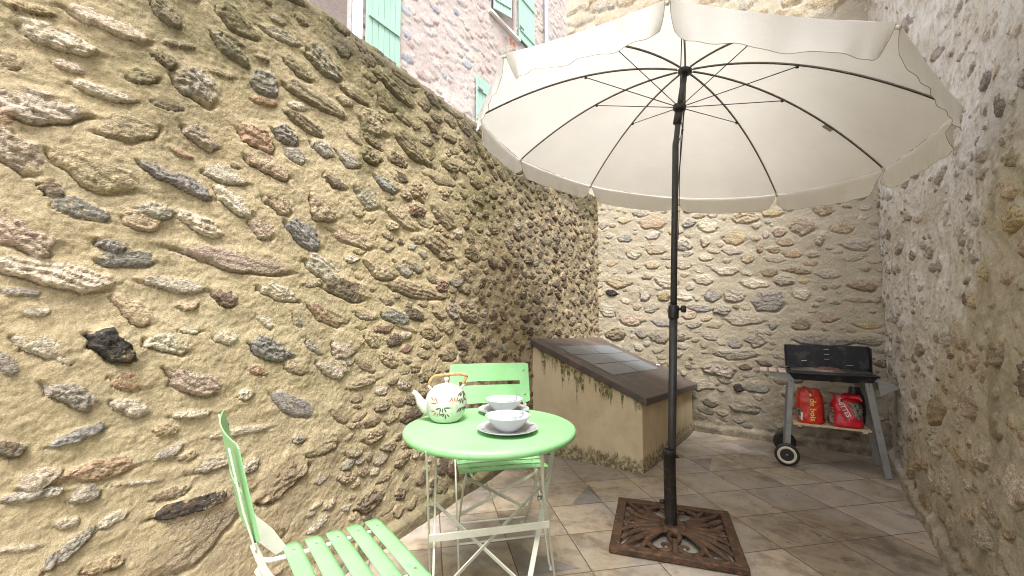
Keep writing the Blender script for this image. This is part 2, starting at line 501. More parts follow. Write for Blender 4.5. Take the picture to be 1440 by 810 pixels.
LS = [(2.434,1.826,0.077,0.024,0.07,'w')
,(2.537,1.927,0.091,0.028,0.1,'w')
,(2.357,1.725,0.022,0.018,-0.61,'b')
,(2.453,1.762,0.029,0.012,0.07,'w')
,(2.533,1.728,0.066,0.015,0.09,'w')
,(2.613,1.814,0.037,0.022,0.39,'o')
,(2.395,1.631,0.094,0.036,0.18,'w')
,(2.704,1.964,0.039,0.011,0.4,'o')
,(2.665,1.896,0.031,0.02,-0.19,'o')
,(2.678,1.759,0.038,0.018,0.14,'g')
,(2.59,1.652,0.07,0.033,0.43,'b')
,(2.373,1.499,0.051,0.036,-0.8,'p')
,(2.527,1.508,0.096,0.051,-0.3,'b')
,(2.443,1.429,0.026,0.019,-0.36,'k')
,(2.503,1.385,0.059,0.021,-0.25,'s')
,(2.722,1.529,0.097,0.024,-0.28,'s')
,(2.665,1.422,0.046,0.024,0.03,'g')
,(2.631,1.382,0.055,0.024,-0.15,'b')
,(2.759,1.854,0.061,0.055,-0.33,'g')
,(2.826,1.935,0.046,0.01,0.16,'b')
,(2.781,1.696,0.052,0.034,-0.34,'p')
,(2.718,1.618,0.035,0.01,-0.22,'r')
,(2.85,1.584,0.072,0.028,-0.05,'g')
,(2.898,1.505,0.067,0.033,-0.42,'w')
,(3.045,1.541,0.062,0.042,-0.38,'b')
,(2.977,1.977,0.055,0.042,0.46,'s')
,(2.878,2.153,0.076,0.038,-0.2,'o')
,(2.857,2.036,0.066,0.028,-0.41,'g')
,(2.854,2.076,0.041,0.009,-0.11,'k')
,(2.966,2.065,0.025,0.008,0.21,'k')
,(3.031,2.195,0.073,0.019,0.13,'w')
,(3.228,2.2,0.089,0.048,-0.24,'g')
,(3.115,2.105,0.065,0.032,-0.17,'o')
,(3.194,2.011,0.133,0.031,-0.06,'o')
,(2.969,1.902,0.048,0.016,0.22,'r')
,(2.962,1.758,0.061,0.039,-0.18,'r')
,(3.001,1.669,0.084,0.038,-0.17,'b')
,(3.071,1.813,0.053,0.032,-0.16,'s')
,(3.115,1.739,0.045,0.023,-0.25,'g')
,(3.152,1.889,0.088,0.024,-0.19,'o')
,(3.246,1.811,0.058,0.028,-0.19,'g')
,(3.31,1.702,0.068,0.04,-0.24,'k')
,(3.251,1.567,0.083,0.057,-0.53,'b')
,(3.163,1.434,0.083,0.045,-0.48,'s')
,(2.987,1.431,0.053,0.034,-0.47,'p')
,(2.791,1.402,0.064,0.027,-0.34,'w')
,(2.595,1.265,0.063,0.022,0.04,'s')
,(2.571,1.303,0.033,0.02,-0.32,'s')
,(2.926,1.297,0.187,0.033,-0.1,'p')
,(3.281,1.296,0.116,0.045,-0.35,'w')
,(2.726,1.199,0.086,0.02,-0.09,'g')
,(2.398,1.305,0.074,0.04,-0.61,'p')
,(2.469,1.205,0.118,0.031,-0.23,'w')
,(2.353,1.572,0.029,0.015,-0.91,'r')
,(2.665,2.045,0.041,0.027,-0.39,'w')
,(2.377,1.87,0.046,0.011,0.25,'y')
,(2.4,1.159,0.032,0.009,-0.06,'g')
,(2.629,1.112,0.056,0.024,-0.69,'b')
,(2.874,1.166,0.045,0.026,-0.44,'k')
,(3.058,1.191,0.086,0.027,-0.27,'w')
,(2.747,1.189,0.054,0.011,-0.11,'b')
,(2.442,1.026,0.054,0.024,-0.57,'w')
,(2.487,0.985,0.019,0.007,-0.43,'w')
,(2.387,0.984,0.028,0.014,-0.95,'g')
,(2.581,1.017,0.063,0.034,-0.74,'d')
,(2.716,1.016,0.05,0.027,-0.39,'w')
,(2.617,0.915,0.045,0.02,-0.59,'r')
,(2.794,0.896,0.094,0.037,-0.56,'p')
,(2.876,1.025,0.042,0.021,-0.46,'w')
,(3.013,1.086,0.042,0.018,-0.61,'w')
,(3.051,0.979,0.093,0.039,-0.32,'s')
,(3.15,1.088,0.038,0.02,-0.83,'s')
,(3.281,1.103,0.084,0.031,-0.46,'r')
,(3.225,0.977,0.048,0.021,-0.78,'g')
,(3.305,0.884,0.075,0.032,-0.51,'w')
,(3.142,0.899,0.051,0.024,-0.43,'b')
,(2.994,0.904,0.037,0.015,-0.46,'r')
,(2.502,0.898,0.066,0.02,-0.66,'g')
,(2.63,0.841,0.044,0.019,-0.6,'w')
,(3.138,0.756,0.11,0.031,-0.62,'s')
,(2.787,0.787,0.059,0.013,-0.1,'w')
,(2.523,0.785,0.054,0.017,0.19,'s')
,(2.399,0.785,0.03,0.017,-0.7,'k')
,(2.453,0.694,0.034,0.026,0.19,'w')
,(2.58,0.681,0.071,0.022,-0.04,'r')
,(2.735,0.686,0.038,0.014,0.3,'g')
,(2.861,0.612,0.076,0.02,0.08,'w')
,(2.454,0.657,0.061,0.012,-0.12,'g')
,(2.543,0.627,0.027,0.023,-0.01,'g')
,(2.652,0.621,0.059,0.005,-0.21,'w')
,(2.511,0.563,0.025,0.012,-0.23,'w')
,(2.8,0.504,0.107,0.025,-0.07,'d')
,(2.431,0.54,0.039,0.008,-0.3,'w')
,(2.521,0.507,0.06,0.02,0.64,'g')
,(2.6,0.536,0.038,0.015,0.22,'w')
,(2.824,0.426,0.145,0.085,0.47,'b')
,(3.109,0.486,0.097,0.056,0.31,'b')
,(3.285,0.561,0.069,0.04,-0.01,'b')
,(2.981,0.574,0.032,0.023,-0.1,'w')
,(2.94,0.697,0.108,0.012,-0.07,'w')
,(3.419,1.458,0.115,0.035,-0.17,'b')
,(4.076,1.505,0.152,0.057,-0.21,'o')
,(3.746,1.356,0.075,0.039,-0.42,'g')
,(3.592,1.34,0.106,0.052,-0.24,'b')
,(3.812,1.377,0.073,0.038,-0.24,'g')
,(3.381,1.222,0.108,0.039,-0.24,'k')
,(3.855,1.239,0.21,0.035,-0.09,'o')
,(3.499,1.103,0.068,0.02,-0.25,'w')
,(3.683,1.099,0.084,0.033,-0.26,'s')
,(3.864,1.103,0.076,0.028,-0.26,'k')
,(3.767,1.04,0.084,0.011,-0.25,'b')
,(4.043,1.126,0.065,0.034,-0.49,'b')
,(4.187,1.132,0.068,0.041,-0.21,'g')
,(4.376,1.099,0.093,0.038,-0.2,'o')
,(3.338,1.104,0.061,0.032,-0.39,'b')
,(3.386,0.97,0.07,0.041,-0.38,'w')
,(3.539,0.986,0.059,0.035,-0.49,'b')
,(3.494,0.876,0.06,0.023,-0.46,'b')
,(3.335,0.874,0.055,0.036,-0.54,'w')
,(3.65,0.88,0.072,0.035,-0.39,'b')
,(3.494,0.793,0.102,0.021,0.1,'b')
,(3.759,0.746,0.047,0.026,-0.53,'w')
,(3.366,0.671,0.053,0.029,-0.64,'b')
,(3.546,0.602,0.055,0.027,-0.06,'b')
,(3.674,0.601,0.05,0.027,0.15,'b')
,(3.878,0.428,0.072,0.032,0.01,'b')
,(3.615,1.775,0.08,0.038,-0.18,'s')
,(3.495,1.672,0.085,0.054,-0.39,'g')
,(3.519,2.04,0.092,0.054,-0.08,'b')
,(3.407,2.13,0.084,0.028,-0.04,'o')
,(3.195,2.179,0.052,0.018,-0.06,'o')
,(3.596,2.193,0.062,0.046,-0.14,'b')
,(3.803,2.015,0.119,0.051,-0.24,'o')
,(4.058,1.911,0.138,0.028,0.05,'o')
,(3.743,1.619,0.127,0.039,-0.25,'b')
,(4.094,1.703,0.111,0.059,-0.29,'o')
,(3.373,1.823,0.062,0.038,-0.21,'g')]
BS = [(1.451,2.013,0.092,0.058,-0.2,'b')
,(1.367,1.844,0.1,0.066,-0.17,'y')
,(1.905,1.874,0.091,0.075,-0.19,'p')
,(2.175,1.847,0.079,0.052,-0.2,'b')
,(2.259,1.681,0.096,0.041,-0.16,'g')
,(2.044,2.007,0.066,0.053,-0.24,'b')
,(0.593,2.084,0.133,0.074,-0.18,'b')
,(1.139,1.967,0.086,0.061,-0.2,'w')
,(0.314,1.936,0.071,0.054,-0.21,'s')
,(0.473,2.19,0.078,0.04,-0.24,'g')
,(0.636,1.781,0.09,0.049,-0.17,'b')
,(0.404,1.767,0.078,0.064,-0.18,'w')
,(1.107,1.816,0.041,0.061,-0.27,'b')
,(1.35,1.708,0.083,0.03,-0.17,'g')
,(1.466,1.634,0.052,0.043,-0.2,'b')
,(1.807,1.649,0.064,0.041,-0.18,'b')
,(1.635,1.492,0.061,0.034,-0.16,'o')
,(1.835,1.5,0.086,0.03,-0.13,'o')
,(1.082,1.448,0.093,0.049,-0.12,'w')
,(1.508,1.393,0.101,0.04,-0.11,'w')
,(1.751,1.402,0.076,0.042,-0.13,'g')
,(2.054,1.446,0.08,0.029,-0.13,'g')
,(2.286,1.352,0.077,0.043,-0.12,'o')
,(2.27,1.225,0.099,0.02,-0.08,'o')
,(0.222,1.472,0.152,0.06,-0.1,'b')
,(0.151,1.355,0.064,0.031,-0.15,'d')
,(0.52,1.336,0.058,0.074,-0.16,'g')
,(0.706,1.299,0.06,0.045,-0.15,'y')
,(1.154,1.299,0.07,0.06,-0.13,'s')
,(1.338,1.303,0.079,0.074,-0.11,'g')
,(1.624,1.23,0.133,0.087,-0.07,'s')
,(1.862,1.288,0.068,0.048,-0.12,'w')
,(1.031,1.18,0.108,0.037,-0.08,'s')
,(0.668,1.049,0.095,0.045,-0.07,'s')
,(0.372,1.063,0.136,0.067,-0.05,'p')
,(0.119,1.155,0.091,0.066,-0.09,'g')
,(0.575,1.185,0.073,0.049,-0.11,'g')
,(1.24,1.157,0.074,0.045,-0.1,'g')
,(1.419,1.068,0.166,0.058,-0.03,'g')
,(1.644,1.022,0.036,0.042,-0.16,'s')
,(1.853,1.043,0.062,0.057,-0.09,'o')
,(2.051,1.09,0.063,0.046,-0.09,'p')
,(2.292,1.034,0.078,0.035,-0.06,'y')
,(1.973,0.899,0.216,0.048,0.0,'s')
,(2.297,0.909,0.078,0.043,-0.04,'g')
,(1.338,0.849,0.052,0.044,-0.09,'s')
,(1.504,0.884,0.081,0.071,-0.05,'g')
,(1.33,0.748,0.183,0.043,0.01,'g')
,(1.196,0.608,0.122,0.059,0.02,'g')
,(1.352,0.447,0.039,0.035,-0.07,'d')
,(1.503,0.461,0.093,0.045,0.03,'s')
,(1.054,0.449,0.112,0.052,0.03,'w')
,(1.396,0.281,0.115,0.057,0.06,'g')
,(0.649,0.888,0.079,0.064,-0.06,'g')
,(0.472,0.916,0.058,0.049,-0.1,'s')
,(0.904,1.3,0.075,0.047,-0.12,'w')
,(0.197,0.91,0.106,0.068,-0.05,'o')
,(1.764,1.751,0.06,0.035,-0.21,'b')
,(1.57,1.727,0.026,0.056,-0.34,'b')
,(2.013,1.753,0.027,0.05,-0.33,'w')
,(0.886,1.806,0.092,0.047,-0.17,'g')
,(1.278,1.528,0.095,0.045,-0.13,'w')
,(0.755,1.464,0.109,0.072,-0.11,'w')
,(0.912,1.614,0.075,0.047,-0.16,'w')]

# ================================================================= walls
M_left = wall_mat('wall_warm_mortar', (.55, .46, .295), (.485, .395, .24))
M_back = wall_mat('wall_back_mortar', (.52, .46, .35), (.46, .40, .30))
M_right = wall_mat('wall_right_mortar', (.57, .505, .39), (.50, .44, .325), soft=0.05)
M_fac = wall_mat('wall_facade_mortar', (.53, .455, .425), (.51, .43, .39), grain=0.3, var=(0.8, 1.15))

def rng_cols(s):
    return list(s)
def line_plan(a, d):
    a = np.array(a, float); d = np.array(d, float); d /= np.linalg.norm(d)
    def f(u):
        return a[0] + u * d[0], a[1] + u * d[1], np.full_like(u, d[1]), np.full_like(u, -d[0])
    return f

# ---- left wall: u = 5 where it bends a little, u = 6.69 in the corner
dA = np.array([.47, .882]); dA /= np.linalg.norm(dA)
dB = np.array([.672, 1.0]); dB /= np.linalg.norm(dB)
def left_plan(u):
    A0 = np.array([0.022, 3.336])
    k = sstep(u, 4.7, 5.3)
    x = A0[0] + np.where(u < 5, (u - 5) * dA[0], (u - 5) * dB[0])
    y = A0[1] + np.where(u < 5, (u - 5) * dA[1], (u - 5) * dB[1])
    dx = dA[0] + (dB[0] - dA[0]) * k; dy = dA[1] + (dB[1] - dA[1]) * k
    return x, y, dy, -dx
def left_size(u, v, r):
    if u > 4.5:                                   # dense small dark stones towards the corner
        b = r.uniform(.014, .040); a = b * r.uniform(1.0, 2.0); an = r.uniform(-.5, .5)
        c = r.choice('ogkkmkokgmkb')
    elif u > 3.5:
        b = r.uniform(.014, .046); a = b * r.uniform(1.1, 2.3); an = r.uniform(-.4, .3)
        c = r.choice('obokmbogkbw')
    else:
        b = r.uniform(.008, .030); a = b * r.uniform(1.3, 2.8); an = r.uniform(-.35, .3)
        c = r.choice('wbbgbwyo')
    return a, b, an, c
rg = random.Random(5)
LS_all = list(LS)
uu_ = 2.5
while uu_ < 6.6:      # stones along the crest
    a_ = rg.uniform(.05, .13); LS_all.append((uu_ + a_, rg.uniform(2.37, 2.46), a_, rg.uniform(.025, .045), rg.uniform(-.12, .12), rg.choice('ogob'))); uu_ += 2 * a_ + rg.uniform(.02, .22)
LS_all += scatter(rg, 900, 1.2, 3.7, .1, 2.45, left_size, LS_all, 1.28)[:200]
LS_all += scatter(rg, 2200, 3.4, 4.7, .1, 2.46, left_size, LS_all, 1.10)
LS_all += scatter(rg, 4200, 4.5, 6.75, .1, 2.46, left_size, LS_all, 1.14)
def left_stain(U, V):
    n = fbm(U * 2.2, V * 2.2, 91, 4); n2 = fbm(U * 6, V * 1.6, 77, 4)
    top = sstep(V + 0.34 * n + 0.24 * n2, 1.95, 2.42) * 1.1
    drip = sstep(n2 + 0.5 * n, 0.02, 0.42) * sstep(V, 1.35, 2.1) * sstep(U, 2.5, 2.75) * 0.85
    m = np.maximum(top, drip)
    for (a, b, ra, rb, s) in ((2.66, 1.80, .12, .18, 1.3), (2.80, 2.00, .24, .14, 1.2), (2.57, 1.47, .12, .05, .45), (2.62, 1.33, .1, .07, .4), (4.0, 2.12, .55, .2, .8), (4.5, 1.9, .5, .28, .9), (3.1, 2.2, .4, .13, .7)):
        m = np.maximum(m, s * np.exp(-(((U - a) / ra) ** 2 + ((V - b) / rb) ** 2)) * (0.75 + 0.5 * n))
    foot = sstep(-V + 0.07 * n, -0.17, -0.02) * sstep(U, 3.1, 4.0)
    m = np.maximum(m, foot * 0.95)
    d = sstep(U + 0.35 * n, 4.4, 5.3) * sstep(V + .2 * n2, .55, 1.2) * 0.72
    d = np.maximum(d, sstep(V + .15 * n2, 2.12, 2.42) * 0.85)
    d = np.maximum(d, sstep(-V + 0.06 * n2, -0.2, 0) * .8)
    d = np.maximum(d, sstep(n2, .15, .6) * .25)
    d = np.maximum(d, sstep(-V + 0.25 * n, -1.1, -.2) * 0.38)
    return dict(moss=m, dirt=d)
us = np.concatenate([np.arange(-0.3, 2.1, .03), np.arange(2.1, 3.6, .0033), np.arange(3.6, 4.6, .0046), np.arange(4.6, 6.80, .0066)])
vv = np.arange(0, 2.385, .0043)
cap = []
for k in range(1, 10):
    a = k / 9 * math.pi / 2
    cap.append((0.06 * (1 - math.cos(a)), 2.38 + 0.06 * math.sin(a), math.cos(a), math.sin(a)))
for k in range(1, 30):
    cap.append((0.06 + k * .014, 2.44, 0, 1))
cap.append((.50, 2.36, -1, 0)); cap.append((.51, 2.2, -1, 0)); cap.append((.51, 1.2, -1, 0)); cap.append((.51, 0, -1, 0))
o = rubble('rubble_wall', left_plan, us, vv, LS_all, 11, M_left, left_stain, prot=1.0, mort=1.15, cap=cap, foot=.035)
tag(o, 'long mossy yellow mortar garden wall with scattered stones behind the green table', 'wall')

# ---- back wall: u = 0 in the corner, running to the right
CB = np.array([.963, 4.736])
def back_size(u, v, r):
    b = r.uniform(.013, .040); a = b * r.uniform(1.0, 2.4)
    c = r.choice('wbbggyosp') if v > 1.0 else r.choice('gssgokbw')
    return a, b, r.uniform(-.3, .15), c
rg = random.Random(8)
BS_all = list(BS)
BS_all += scatter(rg, 2600, -.45, 2.6, .05, 2.6, back_size, BS_all, 1.22)
def big_size(u, v, r):
    b = r.uniform(.03, .08); return b * r.uniform(1.2, 2.6), b, r.uniform(-.2, .2), r.choice('bgwogb')
BS_all += scatter(rg, 2500, -.45, 2.6, 2.6, 6.4, big_size, [], 1.04)
def back_stain(U, V):
    n = fbm(U * 2.4, V * 2.4, 191, 4); n2 = fbm(U * 7, V * 3, 177, 4)
    low = sstep(-V + .22 * n - .10 * U, -.62, -.08)
    m = low * sstep(-U + .3 * n, -1.7, -.7) * .8
    m = np.maximum(m, .7 * np.exp(-(((U - .75) / .28) ** 2 + ((V - .62) / .25) ** 2)) * (.7 + n))
    d = np.maximum(low * .95, sstep(-V + .25 * n, -1.15, -.2) * .4)
    return dict(moss=m, dirt=d)
us = np.concatenate([np.arange(-.36, -.02, .012), np.arange(-.02, 2.52, .0065)])
vv = np.concatenate([np.arange(0, 2.3, .0065), np.arange(2.3, 7.2, .022)])
o = rubble('rubble_wall', line_plan(CB, (.82, -.57)), us, vv, BS_all, 21, M_back, back_stain, prot=.9, mort=1.0, back=(.7, 7.2), foot=.03)
tag(o, 'tall pale rubble end wall behind the parasol and the barbecue', 'wall')

# ---- right wall: u = 0 in the far corner, running towards the viewer
CR = np.array([2.93, 3.36])
def right_size(u, v, r):
    lim = .55 + 1.0 * v
    if u < lim:
        if math.sin(u * 9 + 3 * math.sin(v * 4)) * math.sin(v * 7 + u * 5) > .45: return None
        b = .008 + .036 * r.random() ** 1.8; a = b * r.uniform(.9, 1.8); c = r.choice('kkmobgbkow')
    else:
        b = .015 + .085 * r.random() ** 1.6; a = b * r.uniform(1.1, 2.2); c = r.choice('bywbyywp')
        if r.random() < .08: c = r.choice('kr')
    return a, b, r.uniform(-.45, .45), c
rg = random.Random(31)
RS = scatter(rg, 3400, -.05, 4.6, .05, 4.6, right_size, [], 1.2)
def right_stain(U, V):
    n = fbm(U * 2.4, V * 2.4, 291, 4); n2 = fbm(U * 5, V * 2, 277, 4)
    L_ = sstep(-(U - .55 - 1.0 * V) + .35 * n, -.12, .15)
    d = np.maximum(.3 * sstep(n2, .0, .5), sstep(-V + .2 * n, -.4, 0) * .5)
    return dict(lime=L_ * (.50 + .5 * sstep(n, -.3, .4)), dirt=d * (1 - .5 * L_), moss=.35 * sstep(n2 - n, .3, .7) * (1 - L_))
us = np.concatenate([np.arange(-.03, 2.7, .0065), np.arange(2.7, 5.2, .03)])
vv = np.concatenate([np.arange(0, 2.7, .0065), np.arange(2.7, 4.5, .02)])
o = rubble('rubble_wall', line_plan(CR, (-.575, -.818)), us, vv, RS, 41, M_right, right_stain, prot=1.25, mort=1.8, back=(.9, 4.45), backin=.45, foot=.035, lean=lambda U, V: -.085 * V * sstep(U, .25, 1.5))
tag(o, 'rough right-hand wall, limewashed at its far end and beige nearer', 'wall')

# ================================================================= paint and metals
M_green = paint_mat('green_paint', (.265, .565, .255), .40, var=.07, scale=9, worn=(.21, .50, .27), wear=.04)
M_frame = paint_mat('pale_sage_paint', (.56, .58, .49), .42, var=.08, scale=14, worn=(.42, .42, .33), wear=.03)
M_white_rod = paint_mat('white_rod_paint', (.74, .76, .72), .35, var=.05)
M_steel = paint_mat('screw_steel', (.30, .29, .26), .35, .9, var=.2)
M_mint = paint_mat('mint_shutter_paint', (.33, .51, .42), .55, var=.06, scale=5)
M_whitewood = paint_mat('white_window_wood', (.70, .69, .68), .5, var=.06)
M_lav = paint_mat('grey_plaster_reveal', (.46, .43, .43), .9, var=.08)
M_zinc = paint_mat('zinc_pipe', (.36, .38, .44), .45, .3, var=.12)
M_dkmet = paint_mat('dark_grey_pole_paint', (.052, .053, .055), .42, .3, var=.25, scale=20, worn=(.09, .075, .06), wear=.03)
M_black = paint_mat('black_plastic', (.02, .02, .022), .45, var=.2)
M_iron = paint_mat('rusty_cast_iron', (.085, .052, .034), .62, .35, var=.4, scale=16, worn=(.19, .088, .042), wear=.10, bump=.0012)
M_tubeiron = paint_mat('worn_black_iron_tube', (.035, .03, .027), .5, .4, var=.4, scale=18, worn=(.11, .075, .05), wear=.06, bump=.001)
M_enamel = paint_mat('black_enamel', (.012, .013, .020), .6, var=.3, scale=6, worn=(.05, .047, .045), wear=.10)
M_greymet = paint_mat('grey_barbecue_paint', (.30, .31, .315), .42, .3, var=.1, scale=10)
M_wood = paint_mat('pale_wood', (.58, .45, .30), .7, var=.15, scale=30)
M_weather = paint_mat('weathered_wood', (.38, .29, .25), .8, var=.2, scale=30)
M_wire = paint_mat('chrome_wire', (.55, .53, .5), .3, .9, var=.2)
M_charred = paint_mat('charred_rust', (.10, .045, .03), .9, var=.5, scale=40, bump=.002)
M_cream_tyre = paint_mat('cream_plastic', (.66, .62, .48), .5, var=.05)
M_slate = None

def glass_mat():
    t = NT('window_glass')
    g = t.n('ShaderNodeBsdfGlossy'); g.inputs['Color'].default_value = (.75, .78, .85, 1); g.inputs['Roughness'].default_value = .04
    d = t.n('ShaderNodeBsdfPrincipled'); d.inputs['Base Color'].default_value = (.02, .022, .03, 1); d.inputs['Roughness'].default_value = .05
    m = t.n('ShaderNodeMixShader'); m.inputs[0].default_value = .28
    t.t.links.new(d.outputs[0], m.inputs[1]); t.t.links.new(g.outputs[0], m.inputs[2])
    return t.done(m.outputs[0])
M_glass = glass_mat()

# ================================================================= the house beyond the wall
F0 = np.array([0.0, 5.5 / .63]); FD = np.array([.533, .846]); FN = np.array([.846, -.533])
house = empty('stone_house', (-3.0, 3.97, 0))
tag(house, 'sunlit pinkish stone house with mint shutters beyond the garden wall', 'house')
HOLES = [(-4.95, -3.97, 4.10, 6.15), (-.80, .16, 7.10, 8.9), (-.78, .10, 4.0, 5.5)]
def fac_size(u, v, r):
    b = r.uniform(.022, .07); return b * r.uniform(1.1, 2.4), b, r.uniform(-.35, .3), r.choice('WWPWWWBPWPw')
rg = random.Random(71)
FS = scatter(rg, 5200, -6.0, 3.0, 1.6, 10.0, fac_size, [], .98)
def fac_stain(U, V):
    n = fbm(U * 1.1, V * 1.1, 391, 4)
    return dict(dirt=.12 * sstep(n, .1, .6), lime=.45 * sstep(-n, -.1, .4) * sstep(-U, -.9, 0) * sstep(-V, -7, -4))
fus = np.arange(-6.2, 3.1, .02); fvs = np.concatenate([np.arange(0, 1.6, .2), np.arange(1.6, 10.2, .022)])
wallo = rubble('wall', line_plan(F0 + np.array([3.0, -3.97]), FD), fus, fvs, FS, 61, M_fac, fac_stain, prot=.8, mort=1.4, holes=HOLES, back=(4.0, 10.2), parent=house)
wallo['label'] = 'pinkish rubble masonry facade'
HM = Matrix(((FD[0], -FN[0], 0), (FD[1], -FN[1], 0), (0, 0, 1)))     # local x along the facade, y into the house
HRZ = math.atan2(FD[1], FD[0])
def on_house(name, build, mat, parent=None, **kw):
    m = MB(); build(m)
    o = m.build(name, mat, parent or house, **kw)
    if parent is None or parent == house:
        o.location = (F0[0] + 3.0, F0[1] - 3.97, 0); o.rotation_euler = (0, 0, HRZ)
    return o
def window(s0, s1, z0, z1, sill=True, mull=True):
    rev = .24
    fr = on_house('window', lambda m: (
        m.box((s0 + .012, rev / 2, (z0 + z1) / 2), (.03, rev, z1 - z0)), m.box((s1 - .012, rev / 2, (z0 + z1) / 2), (.03, rev, z1 - z0)),
        m.box(((s0 + s1) / 2, rev / 2, z1 - .012), (s1 - s0 - .056, rev, .03)),
        m.box(((s0 + s1) / 2, rev / 2 + .004, z0 + .010), (s1 - s0 - .056, rev, .03))), M_lav)
    def sash(m):
        y = rev - .05
        for c in (s0 + .06, s1 - .06) + (((s0 + s1) / 2,) if mull else ()):
            m.box((c, y, (z0 + z1) / 2), (.06, .045, z1 - z0 - .07))
        for z in (z0 + .06, z1 - .06, z0 + (z1 - z0) * .36, z0 + (z1 - z0) * .68):
            m.box(((s0 + s1) / 2, y + .002, z), (s1 - s0 - .08, .035, .045 if z in (z0 + .06, z1 - .06) else .022))
    on_house('frame', sash, M_whitewood, fr, bevel=.004)
    on_house('pane', lambda m: m.box(((s0 + s1) / 2, rev - .03, (z0 + z1) / 2), (s1 - s0 - .1, .006, z1 - z0 - .1)), M_glass, fr)
    if sill:
        on_house('sill', lambda m: m.box(((s0 + s1) / 2, .06, z0 - .035), (s1 - s0 + .16, .27, .06)), M_whitewood, fr, bevel=.006)
    return fr
w1 = window(-4.95, -3.97, 4.10, 6.15)
w2 = window(-.80, .16, 7.10, 8.9)
w3 = window(-.78, .10, 4.0, 5.5, True)
def surround(m):     # whitewashed band beside the near window
    m.box((-3.885, -.012, 5.2), (.13, .06, 2.6)); 
on_house('window_surround', surround, M_whitewood)
def shutter(s0, s1, z0, z1, off=.05, ang=0.0, hinge='L'):
    w = s1 - s0
    def f(m):
        n = 6
        for k in range(n):
            m.box((w * (k + .5) / n, 0, (z1 - z0) / 2), (w / n - .008, .026, z1 - z0))
        m.box((w / 2, .006, (z1 - z0) / 2), (w - .004, .012, z1 - z0 - .004))
        for z in (.22, (z1 - z0) * .55, z1 - z0 - .22):
            m.box((w / 2, -.024, z), (w - .06, .022, .09))
        m.box((.02, -.026, .26), (.05, .02, .10))
    m = MB(); f(m)
    o = m.build('shutter', M_mint, house, bevel=.002)
    p = F0 + FD * s0 + FN * off
    o.location = (p[0] + 3.0, p[1] - 3.97, z0); o.rotation_euler = (0, 0, HRZ - ang)
    h = MB()
    for z in (.24, z1 - z0 - .24):
        h.box((.07, -.042, z), (.16, .008, .03))
    h.build_each('hinge', M_steel, o)
    return o
shutter(-3.775, -3.17, 4.05, 6.15)
shutter(-.79, -.33, 7.14, 8.9, off=.07, ang=.32)
shutter(.20, .88, 7.12, 8.9)
shutter(-1.31, -.80, 3.95, 5.53)
on_house('downpipe', lambda m: (m.tube([(1.40, -.10, 0), (1.40, -.10, 10.2)], .05, 16), [m.tube([(1.40, -.10, z), (1.40, -.10, z + .05)], .06, 16) for z in (3, 5, 7, 8.9)]), M_zinc)
on_house('brick_patch', lambda m: [m.box((-.05 + .07 * k, .02 + .002 * k, 6.90 - .05 * (k % 2)), (.06, .06, .12)) for k in range(3)], paint_mat('orange_brick', (.45, .16, .08), .9, var=.2))

# ================================================================= ground and tiled floor
t = NT('dry_alley_ground')
M_ground = t.done(t.bsdf(t.mix(t.ramp(t.noise(t.coord(), 3, 6), .3, .7), (.22, .19, .15), (.30, .26, .21)), .95))
MB().add([(-60, -60, -.012), (60, -60, -.012), (60, 60, -.012), (-60, 60, -.012)], [(0, 1, 2, 3)]).build('ground', M_ground)
bpy.data.objects['ground']['kind'] = 'structure'

